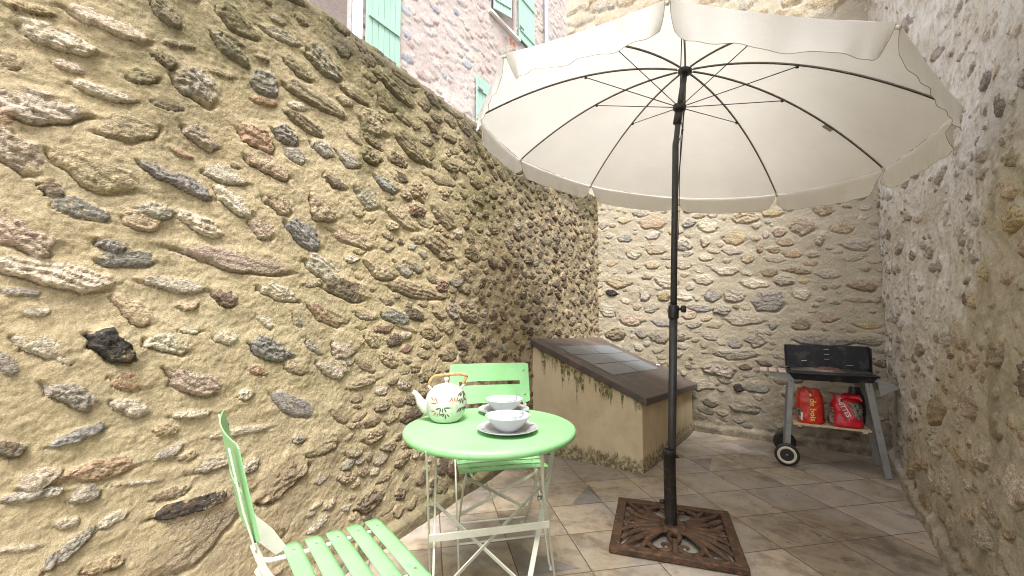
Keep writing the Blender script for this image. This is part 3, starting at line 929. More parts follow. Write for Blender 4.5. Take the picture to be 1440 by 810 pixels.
TA = R(11.0); TS = .317
def tile_material(dark):
    t = NT('dark_tile_corner' if dark else 'floor_tile')
    co = t.n('ShaderNodeTexCoord').outputs['Object']
    mp = t.n('ShaderNodeMapping'); mp.vector_type = 'TEXTURE'
    t.put(mp.inputs['Vector'], co)
    mp.inputs['Rotation'].default_value = (0, 0, TA); mp.inputs['Scale'].default_value = (TS, TS, TS)
    # shift so that grout lines fall at 0.705 along and 2.13 across
    v = t.n('ShaderNodeVectorMath', operation='SUBTRACT'); t.put(v.inputs[0], mp.outputs[0]); v.inputs[1].default_value = (.705 / TS, 2.13 / TS, 0)
    fl = t.n('ShaderNodeVectorMath', operation='FLOOR'); t.put(fl.inputs[0], v.outputs[0])
    fr = t.n('ShaderNodeVectorMath', operation='FRACTION'); t.put(fr.inputs[0], v.outputs[0])
    wn = t.n('ShaderNodeTexWhiteNoise', noise_dimensions='3D'); t.put(wn.inputs['Vector'], fl.outputs[0])
    sep = t.n('ShaderNodeSeparateXYZ'); t.put(sep.inputs[0], fr.outputs[0])
    ex = t.math('MINIMUM', sep.outputs[0], t.math('SUBTRACT', 1.0, sep.outputs[0]))
    ey = t.math('MINIMUM', sep.outputs[1], t.math('SUBTRACT', 1.0, sep.outputs[1]))
    e = t.math('MINIMUM', ex, ey)
    grout = t.ramp(e, .0045, .0085)
    # each tile is cut from a different part of the pattern
    ofs = t.n('ShaderNodeVectorMath', operation='MULTIPLY_ADD'); t.put(ofs.inputs[0], wn.outputs['Color']); ofs.inputs[1].default_value = (9, 9, 9); t.put(ofs.inputs[2], co)
    n1 = t.noise(ofs.outputs[0], 3.4, 7, .68, .9)
    n2 = t.noise(ofs.outputs[0], 14, 8, .75, .4)
    n3 = t.noise(co, 120, 3, .7)
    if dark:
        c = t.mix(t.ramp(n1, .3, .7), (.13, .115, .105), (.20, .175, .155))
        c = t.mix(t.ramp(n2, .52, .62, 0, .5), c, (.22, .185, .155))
    else:
        c = t.mix(t.ramp(n1, .32, .62), (.175, .14, .108), (.385, .315, .225))
        c = t.mix(t.ramp(n2, .46, .62, 0, .55), c, (.45, .39, .305))
        c = t.mix(t.ramp(n2, .46, .36, 0, .6), c, (.18, .14, .11))
        vt = t.math('MULTIPLY_ADD', wn.outputs['Value'], .46); vt.node.inputs[2].default_value = .76
        cmb = t.n('ShaderNodeCombineXYZ'); [t.put(cmb.inputs[i], vt) for i in range(3)]
        c = t.mix(1.0, c, cmb.outputs[0], 'MULTIPLY')
    blot = t.ramp(t.noise(co, 1.7, 5, .6), .42, .6, 0, .38)
    c = t.mix(blot, c, (.44, .42, .42))
    c = t.mix(grout, (.13, .095, .07), c)
    ro = t.ramp(n2, .3, .7, .26, .55)
    hh = t.math('ADD', t.math('MULTIPLY', grout, 1.0), t.math('MULTIPLY', n2, .45))
    nr = t.bump(hh, .004, .9)
    return t.done(t.bsdf(c, ro, 0, nr, Specular_IOR_Level=.5))
M_tile = tile_material(False); M_dtile = tile_material(True)
fp = [(-2.9, -1.6), (1.1, -1.6), (2.96, 1.9), (3.2, 3.5), (1.0, 4.95), (-.3, 3.3), (-2.6, -1.0)]
MB().add([(x, y, 0) for x, y in fp], [tuple(range(len(fp)))]).build('floor', M_tile)['kind'] = 'structure'
def TW(a, b):     # tile units (from the grout crossing) to the world
    A_ = .705 + a * TS; B_ = 2.13 + b * TS
    return (A_ * math.cos(TA) - B_ * math.sin(TA), A_ * math.sin(TA) + B_ * math.cos(TA), .0015)
DT = MB()
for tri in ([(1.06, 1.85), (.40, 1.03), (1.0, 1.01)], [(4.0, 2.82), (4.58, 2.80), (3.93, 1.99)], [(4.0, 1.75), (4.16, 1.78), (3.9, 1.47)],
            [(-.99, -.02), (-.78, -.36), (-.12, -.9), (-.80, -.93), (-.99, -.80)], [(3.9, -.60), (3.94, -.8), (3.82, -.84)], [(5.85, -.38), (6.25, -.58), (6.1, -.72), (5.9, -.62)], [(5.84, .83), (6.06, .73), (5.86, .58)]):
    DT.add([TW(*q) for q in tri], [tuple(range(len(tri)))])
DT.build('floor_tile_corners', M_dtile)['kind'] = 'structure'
for f in bpy.data.objects['floor_tile_corners'].data.polygons:
    if f.normal.z < 0: f.flip()

# ================================================================= rendered masonry chest in the corner
def render_coat(name, c1, c2):
    t = NT(name)
    co = t.coord()
    n = t.noise(co, 3.2, 6, .65, .4); f = t.noise(co, 60, 5, .7)
    c = t.mix(t.ramp(n, .32, .66), c1, c2)
    c = t.mix(t.ramp(t.noise(co, 9, 7, .75), .55, .72, 0, .35), c, (.36, .27, .17))
    sp = t.n('ShaderNodeSeparateXYZ'); t.put(sp.inputs[0], co)
    # moss: hangs in runs from under the lid ('edge' = distance below it) and creeps up from the floor
    st = t.noise(t.coord(scale=(1, 1, .12)), 13, 5, .7)
    brk = t.noise(co, 38, 6, .75)
    run = t.ramp(t.math('SUBTRACT', t.math('MULTIPLY', t.math('SUBTRACT', st, .42), 1.1), t.attr('edge')), -.015, .03)
    m1 = t.math('MULTIPLY', run, t.ramp(brk, .34, .58))
    lo = t.ramp(t.math('SUBTRACT', t.math('MULTIPLY', t.noise(t.coord(scale=(1, 1, .3)), 16, 6, .75), .24), sp.outputs[2]), .005, .055)
    m2 = t.math('MULTIPLY', lo, t.ramp(brk, .3, .6))
    c = t.mix(t.math('MULTIPLY', m1, .92), c, (.105, .105, .028))
    c = t.mix(t.math('MULTIPLY', m2, .9), c, (.095, .085, .04))
    c = t.mix(t.math('MULTIPLY', t.attr('low_dark'), t.ramp(n, .2, .6, .4, .9)), c, (.16, .135, .10))
    nr = t.bump(t.math('ADD', t.math('MULTIPLY', f, .3), n), .006, .6)
    return t.done(t.bsdf(c, .92, 0, nr, Specular_IOR_Level=.25))
M_coat = render_coat('cream_render', (.69, .585, .40), (.58, .475, .30))
def slate_mat(name, a, b, r=.5, rust=0.0):
    t = NT(name); co = t.coord()
    n = t.noise(co, 8, 7, .7, .5); f = t.noise(t.coord(scale=(1, 6, 1)), 18, 5, .7)
    c = t.mix(t.ramp(n, .3, .68), a, b)
    if rust: c = t.mix(t.ramp(t.noise(co, 5, 6, .7), .5, .66, 0, rust), c, (.20, .12, .085))
    c = t.mix(t.ramp(f, .55, .75, 0, .4), c, tuple(x * 1.7 for x in b))
    return t.done(t.bsdf(c, t.ramp(n, .3, .7, r * .8, r * 1.2), 0, t.bump(t.math('ADD', n, f), .003, .6)))
M_lid = slate_mat('dark_slab', (.055, .046, .042), (.105, .085, .075), .55, .5)
M_panel = slate_mat('slate_panel', (.11, .125, .14), (.17, .19, .21), .38)
M_mossed = None

chest = empty('masonry_chest', (.914, 3.044, 0))
tag(chest, 'cream rendered masonry chest with sloping dark slab lid in the corner', 'chest')
q0 = Vector((.914, 3.044, 0))
fl_ = Vector((.149, 3.568, 0)) - q0; br_ = Vector((1.715, 4.125, 0)) - q0
bl_ = Vector((.93, 4.70, 0)) - q0
def ztop(p):      # plane of the chest top through its corners
    x, y = p[0], p[1]
    # z at corners: front right .49, front left .865, back right .44, back left .80
    u_ = (Vector((x, y, 0))).dot(fl_) / fl_.length_squared
    v_ = (Vector((x, y, 0))).dot(br_) / br_.length_squared
    return .492 + .375 * u_ - .05 * v_ + .0 * u_ * v_
m = MB()
def face(pa, pb, nu, nv, seed, bulge=.004):
    d_ = (pb - pa); nrm = Vector((d_.y, -d_.x, 0)).normalized()
    k = len(m.v)
    def fn(a, b):
        p = pa.lerp(pb, a); z = ztop(p) * b
        w_ = float(fbm(np.array([a * d_.length * 4.]), np.array([z * 4.]), seed, 3)[0]) * .006 * min(1, 6 * a, 6 * (1 - a)) + (.010 if z < .05 else 0) * min(1, 10 * a, 10 * (1 - a))
        return (p.x + nrm.x * w_, p.y + nrm.y * w_, z)
    m.grid(nu, nv, fn, True)
face(fl_, Vector((0, 0, 0)), 60, 40, 3)
face(Vector((0, 0, 0)), br_, 60, 30, 4)
me_o = m.build('body', M_coat, chest)
me = me_o.data
at = me.attributes.new('edge', 'FLOAT', 'POINT'); at2 = me.attributes.new('low_dark', 'FLOAT', 'POINT')
nfront = 60 * 40
for i, v_ in enumerate(me.vertices):
    side = i >= nfront
    at.data[i].value = (ztop(v_.co) - v_.co.z) + (.22 if side else 0.0)
    at2.data[i].value = (.75 * max(0, min(1, ((v_.co.xy.length / br_.length) - .25) / .5)) * max(0, 1 - v_.co.z / .4) if side else 0)  # side face gets darker towards the floor and its far end
n1_ = fl_.normalized(); n2_ = br_.normalized()
lo, hi = [], []
for p in (Vector((0, 0, 0)) - n1_ * .045 - n2_ * .035, br_ * 1.0 - n1_ * .045 + n2_ * .03, bl_ + n2_ * .02, fl_ - n2_ * .035 + n1_ * .02):
    z = ztop(p); lo.append((p.x, p.y, z + .001)); hi.append((p.x, p.y, z + .052))
MB().hexa(lo, hi).build('lid', M_lid, chest, bevel=.006)
# four slate tiles let into the lid
pm = MB()
def lidp(u_, v_, dz):
    p = fl_ * u_ + br_ * v_
    return (p.x, p.y, ztop(p) + dz)
for (ua, ub) in ((.285, .465), (.475, .64), (.65, .82)):
    for (va, vb) in ((.10, .49), (.50, .90)):
        pm.hexa([lidp(ua, va, .050), lidp(ub, va, .050), lidp(ub, vb, .050), lidp(ua, vb, .050)],
                [lidp(ua, va, .057), lidp(ub, va, .057), lidp(ub, vb, .057), lidp(ua, vb, .057)])
for po in [pm.build('slate_inlay', M_panel, chest, bevel=.001)]:
    pass
peb = MB()
lp = lidp(.33, .985, .062)
peb.grid(10, 8, lambda a, b: (.022 * math.cos(a * 6.2832) * math.sin(b * 3.1416), .015 * math.sin(a * 6.2832) * math.sin(b * 3.1416), .008 * math.cos(b * 3.1416)))
pb = peb.build('pebble', M_whitewood); pb.location = (q0.x + lp[0], q0.y + lp[1], lp[2] + .003)
tag(pb, 'small white stone lying on the dark chest lid', 'stone')

# ================================================================= parasol base: openwork cast iron plate
BZ = R(-18.4)
base = empty('parasol_stand', (.817, 2.232, 0), BZ)
tag(base, 'square rusty cast iron parasol stand with openwork scrolls', 'parasol stand')
m = MB(); W_, D_ = .585, .575
m.box((0, D_ / 2 - .024, .018), (W_, .048, .030)); m.box((0, -D_ / 2 + .024, .018), (W_, .048, .030))
m.box((W_ / 2 - .024, 0, .0175), (.047, D_ - .0962, .028)); m.box((-W_ / 2 + .024, 0, .0175), (.047, D_ - .0962, .028))
m.build('rim_frame', M_iron, base, bevel=.005)
m = MB(); m.smooth = True
def bez(p0, p1, p2, p3, n=14):
    out = []
    for i in range(n + 1):
        t_ = i / n; a = (1 - t_) ** 3; b = 3 * (1 - t_) ** 2 * t_; c = 3 * (1 - t_) * t_ * t_; d = t_ ** 3
        out.append((a * p0[0] + b * p1[0] + c * p2[0] + d * p3[0], a * p0[1] + b * p1[1] + c * p2[1] + d * p3[1]))
    return out
def scroll(ps, r0, r1, z0=.036, z1=.022, mid=None):
    n = len(ps); pts = []; sc = []
    for i, p in enumerate(ps):
        t_ = i / (n - 1)
        pts.append((p[0], p[1], z0 + (z1 - z0) * t_ ** .7))
        sc.append(1.06 * (r0 + (r1 - r0) * t_) * (1 + (mid or 0) * math.sin(math.pi * t_)) / r0)
    sec = [(r0 * math.cos(a) * 1.0, r0 * .62 * math.sin(a)) for a in [2 * math.pi * k / 10 for k in range(10)]]
    m.sweep(pts, sec, (0, 0, 1), True, True, sc)
for sx in (1, -1):
    for sy in (-1, 1):
        def S_(*q): return [(sx * a, -sy * b) if sy == 1 else (sx * a, b * -1) for a, b in q]
        def P_(a, b): return (sx * a, sy * b)
        # heart shaped C-scroll, curling inwards
        scroll(bez(P_(.02, .045), P_(.13, .07), P_(.16, .19), P_(.075, .232)), .015, .014)
        scroll(bez(P_(.075, .232), P_(.03, .245), P_(.005, .20), P_(.035, .175), 10), .014, .008, .024, .03)
        scroll(bez(P_(.035, .175), P_(.055, .165), P_(.065, .19), P_(.05, .197), 6), .009, .006, .03, .03)
        scroll(bez(P_(.0, .05), P_(.035, .07), P_(.03, .11), P_(.0, .13)), .012, .01)
        # palm leaves out to the frame
        scroll(bez(P_(.05, .05), P_(.14, .10), P_(.19, .17), P_(.235, .245)), .016, .008, mid=.5)
        scroll(bez(P_(.05, .05), P_(.12, .12), P_(.13, .20), P_(.165, .25)), .013, .008, mid=.35)
        scroll(bez(P_(.055, .035), P_(.15, .05), P_(.20, .10), P_(.25, .17)), .016, .008, mid=.45)
        scroll(bez(P_(.06, .012), P_(.14, .00), P_(.20, .03), P_(.25, .085)), .015, .009, mid=.4)
        scroll(bez(P_(.18, .065), P_(.20, .04), P_(.23, .02), P_(.215, .012), 8), .010, .007, .026, .026)
    scroll(bez((sx * .06, 0), (sx * .12, -.02), (sx * .2, .01), (sx * .255, .0)), .012, .01)
scroll(bez((0, -.13), (0, -.16), (0, -.2), (0, -.25)), .012, .012)
scroll(bez((0, .13), (0, .16), (0, .2), (0, .25)), .012, .012)
m.build('scrollwork', M_iron, base)
m = MB(); m.lathe([(.0, .048), (.034, .052), (.052, .050), (.062, .042), (.068, .030), (.066, .014), (.0, .012)], 40)
m.build('centre_boss', M_iron, base)
m = MB()
m.lathe([(.0225, .05), (.0315, .05), (.0325, .052), (.0310, .056), (.0300, .06), (.0295, .39), (.033, .392), (.034, .41), (.0315, .417), (.0225, .417), (.0225, .05)], 32, c=(-.012, 0, 0))
m.build('tube', M_tubeiron, base)
m = MB()
m.lathe([(.0, 0), (.010, 0), (.010, .022), (.0, .024)], 16, c=(-.041, -.004, .155), axis=(-1, -.15, 0))
m.lathe([(.0, 0), (.008, 0), (.008, .014), (.0, .015)], 12, c=(.018, -.002, .385), axis=(1, -.2, 0))
m.build_each('clamp_screw', M_tubeiron, base)

# ================================================================= parasol
PX, PY = .806, 2.236
par = empty('parasol', (PX, PY, 0))
tag(par, 'open cream ten-rib parasol on a dark grey pole', 'parasol')
def PL(p): return Vector((p[0] - PX, p[1] - PY, p[2]))
K_ = PL((.880, 2.240, 2.022)); HUB = PL((.936, 2.223, 2.427)); Nn = Vector((.158, -.04, .987)).normalized()
CC = PL((.873, 2.239, 2.036)); E1 = Vector((.987, 0, -.158)).normalized(); E2 = Nn.cross(E1).normalized()
foot_ = Vector((0, 0, .06))
def on_pole(z): return foot_.lerp(K_, (z - .06) / (K_.z - .06))
m = MB(); m.tube([on_pole(.06), on_pole(1.14)], .0205, 24); m.build('lower_pole', M_dkmet, par)
m = MB(); m.tube([on_pole(1.12), on_pole(1.6), on_pole(2.0), K_, K_ + Nn * .03 + Vector((.002, 0, 0))], .0165, 20); m.build('upper_pole', M_dkmet, par)
m = MB(); m.tube([on_pole(1.085), on_pole(1.09), on_pole(1.15), on_pole(1.155)], .0265, 24, scales=[.9, 1, 1, .85]); cl = m.build('height_collar', M_black, par)
kp = on_pole(1.135)
m = MB(); m.tube([kp + Vector((.02, -.01, 0)), kp + Vector((.036, -.018, 0))], .008, 12)
m.lathe([(0, 0), (.016, .0), (.019, .004), (.019, .018), (.015, .024), (0, .025)], 16, c=tuple(kp + Vector((.033, -.017, 0))), axis=(.9, -.45, 0))
m.build('knob', M_black, cl)
m = MB(); m.tube([K_ - Nn * .02, K_ + Nn * .03, HUB - Nn * .20], .0145, 18)
m.tube([HUB - Nn * .21, HUB - Nn * .004], .0155, 18)
m.build('tilting_pole', M_dkmet, par)
m = MB()
m.tube([HUB - Nn * .30, HUB - Nn * .225], .0215, 20)
m.tube([HUB - Nn * .228, HUB - Nn * .222, HUB - Nn * .20, HUB - Nn * .195], .034, 24, scales=[.7, 1, 1, .75])
runner = m.build('runner', M_black, par)
m = MB(); m.tube([HUB - Nn * .024, HUB - Nn * .02, HUB - Nn * .002, HUB + Nn * .004], .036, 24, scales=[.7, 1, 1, .8]); m.tube([HUB, HUB + Nn * .05, HUB + Nn * .065], .014, 12, scales=[1, 1, .4])
m.build('crown_hub', M_black, par)
RR, HH_, PW = 1.077, .396, 2.0
def surf(ang, t_, drop=0.0):
    return CC + (E1 * math.cos(ang) + E2 * math.sin(ang)) * (RR * t_) + Nn * (HH_ * (1 - t_ ** PW) - drop)
AN = [3.077 - k * math.pi / 5 for k in range(10)]
for k, a in enumerate(AN):
    m = MB()
    m.tube([surf(a, .03 + .97 * i / 24, .009) for i in range(25)], .0023, 7)
    rb = m.build('rib', M_black, par)
    m = MB()
    jt = surf(a, .485, .014); st = HUB - Nn * .21 + (jt - (HUB - Nn * .21)).normalized() * .03
    m.tube([st, jt], .0023, 6); m.lathe([(0, -.008), (.007, -.006), (.007, .006), (0, .008)], 10, c=tuple(jt))
    m.build('strut', M_black, rb)
    m = MB(); m.tube([surf(a, .985, .012), surf(a, 1.008, .010)], .0065, 8); m.build('rib_tip', M_cream_tyre, rb)
def fabric(name, c, tr, seam=False):
    t = NT(name); co = t.coord()
    n = t.noise(co, 2.6, 5, .6); w = t.noise(co, 260, 2, .6)
    cc = t.mix(t.ramp(n, .3, .7), tuple(x * .93 for x in c), c)
    cc = t.mix(t.ramp(t.noise(co, 7, 6, .75), .60, .78, 0, .22), cc, (.42, .36, .27))
    b = t.bump(t.math('ADD', t.math('MULTIPLY', w, .15), t.noise(co, 9, 4, .55)), .008, .5)
    d = t.n('ShaderNodeBsdfDiffuse'); t.put(d.inputs['Color'], cc); t.put(d.inputs['Normal'], b)
    tl = t.n('ShaderNodeBsdfTranslucent'); t.put(tl.inputs['Color'], t.mix(1.0, cc, (.98, .97, .95), 'MULTIPLY')); t.put(tl.inputs['Normal'], b)
    mx = t.n('ShaderNodeMixShader'); mx.inputs[0].default_value = tr
    t.t.links.new(d.outputs[0], mx.inputs[1]); t.t.links.new(tl.outputs[0], mx.inputs[2])
    return t.done(mx.outputs[0])
M_canopy = fabric('cream_polyester', (.82, .805, .77), .33)
M_seam = paint_mat('seam_tape', (.36, .32, .25), .9, var=.1)
NA, NR_ = 12, 30
m = MB(); m.smooth = True
for k in range(10):
    a0, a1 = AN[k], AN[(k + 1) % 10] if k < 9 else AN[0] - 2 * math.pi
    def fn(i, j, a0=a0, a1=a1, k=k):
        t_ = .012 + .988 * j
        p = surf(a0, t_).lerp(surf(a1, t_), i)
        sag = 4 * i * (1 - i)
        wr = float(fbm(np.array([i * 3 + k * 5.]), np.array([t_ * 5.]), 5, 3)[0])
        return p - Nn * (.014 * sag * t_ + .005 * wr * sag * t_)
    m.grid(NA + 1, NR_, fn)
can = m.build('canopy', M_canopy, par)
for k in range(10):
    m = MB()
    m.sweep([surf(AN[k], .04 + .955 * i / 20, .003) for i in range(21)], [(-.0045, -.0008), (.0045, -.0008), (.0045, .0008), (-.0045, .0008)], tuple(Nn))
    m.build('seam', M_seam, can)
# hanging flaps, one to a gore, with rounded lower corners
DOWN = (Vector((0, 0, -1)) * .72 - Nn * .28).normalized()
for k in range(10):
    a0, a1 = AN[k], AN[k + 1] if k < 9 else AN[0] - 2 * math.pi
    A_, B_ = surf(a0, 1.0), surf(a1, 1.0)
    am = (a0 + a1) / 2; outw = (E1 * math.cos(am) + E2 * math.sin(am)).normalized()
    rg2 = random.Random(k * 7 + 1); ph = rg2.uniform(0, 6); fr = rg2.uniform(2.2, 3.6); L_ = .114 * rg2.uniform(.96, 1.05)
    def fn(i, j, rim=False):
        s_ = .012 + .976 * i
        edge = min(s_, 1 - s_) / .10
        hgt = L_ * (1 - .42 * (1 - min(1, edge)) ** 2.4) * (1 + .03 * math.sin(6.28 * s_ + ph))
        inset = .035 * (j ** 1.6) * (1 if s_ < .5 else -1) * max(0, 1 - 2.2 * min(s_, 1 - s_))
        p = A_.lerp(B_, s_ + inset) - Nn * (.014 * 4 * s_ * (1 - s_))
        w1_ = math.sin(s_ * 6.28 * fr + ph) * (.011 if k in (7, 8) else .004) + math.sin(s_ * 6.28 * fr * 2.3 + ph * 2) * .003
        curl = (.05 * max(0, 1 - min(s_, 1 - s_) / .10)) * j * rg2_c
        return p + DOWN * hgt * j + outw * (.005 + w1_ * j + .010 * j * j - curl)
    rg2_c = rg2.choice((.3, .8, 1.0, .6))
    m = MB(); m.smooth = True; m.grid(61, 12, fn)
    fo = m.build('valance', M_canopy, can)
    m = MB()
    path = [fn(0, j / 11) for j in range(12)] + [fn(i / 60, 1) for i in range(1, 60)] + [fn(1, 1 - j / 11) for j in range(12)]
    m.tube(path, .0010, 5, up=tuple(outw)); m.build('hem', M_seam, fo)
lb = surf((AN[5] + .0) , .70, .012)
m = MB(); tdir = (surf(AN[5], .72) - surf(AN[5], .68)).normalized(); sd2 = Nn.cross(tdir)
m.hexa([lb, lb + tdir * .05, lb + tdir * .05 - sd2 * -.03, lb + sd2 * .03], [q + Nn * .001 for q in (lb, lb + tdir * .05, lb + tdir * .05 + sd2 * .03, lb + sd2 * .03)])
m.build('care_label', M_greymet, can)
m = MB(); c0 = HUB - Nn * .03 + Vector((.0, -.019, 0)); m.tube([c0, HUB - Nn * .22 + Vector((.02, -.03, 0)), K_ + Vector((.022, -.01, .02)), on_pole(1.6) + Vector((.018, -.012, 0)), on_pole(1.5) + Vector((.016, -.01, 0))], .0018, 5)
m.build('cord', M_black, par)

# ================================================================= bistro table
TC = Vector((-.08, 1.588, 0))
tab = empty('bistro_table', TC)
tag(tab, 'round apple-green metal bistro table with crockery on it', 'table')
def T_(x, y, z): return Vector((x - TC.x, y - TC.y, z))
m = MB()
m.lathe([(0, .703), (.285, .703), (.300, .701), (.3085, .697), (.3105, .690), (.3095, .681), (.304, .675), (.297, .675), (.295, .680), (.298, .686), (.294, .692), (.28, .694), (0, .694)], 96)
m.build('tabletop', M_green, tab)
upb = Vector((.97, .24, 0))     # direction of the crossbars
def leg(parent, pts, w=.020, t_=.007, name='leg'):
    m = MB(); m.bar(pts, w, t_, tuple(Vector((.97, .24, 0)))); return m.build(name, M_frame, parent, bevel=.0012)
# frame that leans to the front at its foot
leg(tab, [T_(.165, 1.735, .688), T_(.172, 1.735, .61), T_(.152, 1.69, .545), T_(.128, 1.63, .46), T_(-.005, 1.33, .02), T_(-.012, 1.315, .0)], .006, .017)
leg(tab, [T_(-.30, 1.69, .688), T_(-.298, 1.665, .62), T_(-.278, 1.60, .55), T_(-.222, 1.22, .02), T_(-.222, 1.205, .0)], .018)
# frame that leans to the back
leg(tab, [T_(.098, 1.43, .688), T_(.100, 1.45, .60), T_(.106, 1.50, .52), T_(.175, 1.80, .02), T_(.178, 1.82, .0)], .018)
leg(tab, [T_(-.265, 1.345, .688), T_(-.268, 1.38, .62), T_(-.310, 1.70, .02), T_(-.312, 1.71, .0)], .018)
m = MB(); m.bar([T_(-.267, 1.42, .385), T_(.128, 1.51, .388)], .005, .026, (0, -.2, 1)); m2 = m
m.build('crossbar', M_frame, tab, bevel=.001)
def brace(parent, a, b, w=.016): 
    m = MB(); m.bar([a, b], .004, w, (0, -.45, 1)); return m.build('cross_brace', M_frame, parent, bevel=.001)
brace(tab, T_(.135, 1.645, .49), T_(-.245, 1.36, .23))
brace(tab, T_(-.263, 1.515, .455), T_(.048, 1.45, .215))
m = MB()
for sx, y in ((-1, 1.52), (1, 1.62)):
    m.box((sx * .19 - .0, y - TC.y, .684), (.022, .30, .012), rz=R(12))
m.build_each('top_bracket', M_frame, tab)
for p in (T_(.106, 1.62, .43), T_(-.285, 1.53, .43)):
    m = MB(); m.lathe([(0, -.014), (.008, -.012), (.008, .012), (0, .014)], 10, c=tuple(p), axis=(.97, .24, 0)); m.build('pivot_bolt', M_steel, tab)

# ================================================================= bistro chairs
def make_chair():
    c = empty('folding_chair')
    n = 5
    for k in range(n):
        y = .165 - k * .0600
        m = MB()
        def fn(i, j, y=y):
            return ((i - .5) * .398, y + (j - .5) * .046, .430 + .003 * math.sin(math.pi * i) - .0018 * (2 * j - 1) ** 2)
        m.grid(15, 5, fn)
        s_ = m.build('slat', M_green, c)
        so = s_.modifiers.new('thick', 'SOLIDIFY'); so.thickness = .0028
        b_ = MB()
        for sx in (-1, 1):
            b_.lathe([(0, .0022), (.0028, .002), (.0046, .0004), (.0046, -.001)], 12, c=(sx * .145, y, .4305))
        b_.build_each('rivet', M_steel, s_)
    for sx in (-1, 1):
        m = MB(); m.tube([(sx * .145, .19, .417), (sx * .145, -.06, .418), (sx * .15, -.135, .421), (sx * .172, -.165, .425)], .0062, 10)
        m.build('seat_rail', M_white_rod, c)
    # back legs: from the backrest down to the front feet
    for sx in (-1, 1):
        m = MB()
        m.bar([(sx * .188, -.265, .83), (sx * .188, -.236, .70), (sx * .188, -.212, .618)], .004, .018, (sx, 0, .01))
        m.bar([(sx * .188, -.215, .628), (sx * .190, -.196, .575), (sx * .194, -.140, .475), (sx * .196, -.055, .375), (sx * .197, .06, .22), (sx * .197, .168, .045), (sx * .197, .195, .012), (sx * .197, .222, .010)], .014, .007, (sx, 0, .01))
        lg = m.build('leg', M_frame, c, bevel=.001)
        m = MB(); m.tube([(sx * .197, .212, .008), (sx * .197, .228, .008)], .008, 10); m.build('foot_cap', M_whitewood, lg)
        m = MB()
        m.bar([(sx * .168, .178, .415), (sx * .170, .10, .345), (sx * .172, -.15, .045), (sx * .172, -.178, .012), (sx * .172, -.205, .010)], .019, .007, (sx, 0, .01))
        lg = m.build('leg', M_frame, c, bevel=.001)
        m = MB(); m.tube([(sx * .172, -.196, .008), (sx * .172, -.212, .008)], .008, 10); m.build('foot_cap', M_whitewood, lg)
        # wide plate where the back meets the seat
        m = MB()
        m.hexa([(sx * .183, -.205, .58), (sx * .183, -.125, .49), (sx * .183, -.085, .425), (sx * .183, -.115, .415), (sx * .183, -.165, .47), (sx * .183, -.212, .57)],
               [(sx * .186, -.205, .58), (sx * .186, -.125, .49), (sx * .186, -.085, .425), (sx * .186, -.115, .415), (sx * .186, -.165, .47), (sx * .186, -.212, .57)])
        m.build('bracket', M_frame, c)
    m = MB(); m.tube([(-.195, .128, .105), (.195, .128, .105)], .0048, 8); m.build('stretcher', M_white_rod, c)
    m = MB(); m.tube([(-.17, -.135, .07), (.17, -.135, .07)], .0048, 8); m.build('stretcher', M_white_rod, c)
    for sx in (-1, 1):      # crossing straps below the seat
        m = MB(); m.bar([(sx * .165, .12, .385), (-sx * .165, -.085, .135)], .003, .014, (0, -.6, 1)); m.build('cross_brace', M_frame, c)
    # slotted backrest plate, curved
    xs = [-.215, -.2, -.165] + [-.15 + .30 * i / 12 for i in range(13)] + [.165, .2, .215]
    zs = [0, .02, .055, .092, .112, .15, .185, .205]
    V, F = [], []
    for x in xs:
        for z in zs:
            zz = z
            if abs(x) > .21: zz = .007 + z * (.191 / .205)
            curve = .020 * (1 - (x / .215) ** 2)
            V.append((x, -.212 - .21 * z - curve + .006, .636 + zz))
    nz = len(zs)
    for i in range(len(xs) - 1):
        for j in range(nz - 1):
            xm = (xs[i] + xs[i + 1]) / 2
            if j == 3 and abs(xm) < .158: continue
            F.append((i * nz + j, i * nz + j + 1, (i + 1) * nz + j + 1, (i + 1) * nz + j))
    m = MB(); m.add(V, F, False)
    bk = m.build('backrest', M_green, c)
    so = bk.modifiers.new('thick', 'SOLIDIFY'); so.thickness = .0025
    r_ = MB()
    for sx in (-1, 1):
        for z in (.04, .165):
            r_.lathe([(0, .003), (.004, .002), (.0055, 0)], 10, c=(sx * .188, -.212 - .21 * z - .020 * (1 - .76) + .0085, .636 + z), axis=(0, 1, .2))
    r_.build_each('rivet', M_steel, bk)
    return c
ch = make_chair()
ch.location = (-.070, 2.095, 0); ch.rotation_euler = (0, 0, R(180 + 12))
tag(ch, 'green slatted folding chair behind the table, facing the viewer', 'chair', 'green folding chairs at the bistro table')
c2 = copy_tree(ch)
c2.location = (-.476, 1.195, 0); c2.rotation_euler = (0, 0, R(-53))
c2['label'] = 'nearest green slatted folding chair, seen from its side at the lower left'

# ================================================================= crockery
def porcelain(name, c, r=.16):
    t = NT(name)
    cc = t.mix(t.ramp(t.noise(t.coord(), 18, 3), .3, .7), tuple(x * .97 for x in c), c)
    return t.done(t.bsdf(cc, r, 0, None, Coat_Weight=.4, Coat_Roughness=.08))
M_porc = porcelain('white_porcelain', (.50, .51, .53))
M_pot = porcelain('cream_white_glaze', (.54, .54, .49), .12)
M_leafr = paint_mat('rust_brown_glaze', (.36, .14, .055), .3, var=.2, scale=60)
M_leafg = paint_mat('dark_green_glaze', (.045, .075, .035), .3, var=.3, scale=60)
M_stem = paint_mat('pale_green_glaze', (.40, .50, .28), .3, var=.1)
M_swirl = paint_mat('blue_grey_glaze', (.20, .22, .31), .3, var=.1)
M_rattan = paint_mat('rattan', (.42, .26, .12), .7, var=.25, scale=70, bump=.001)

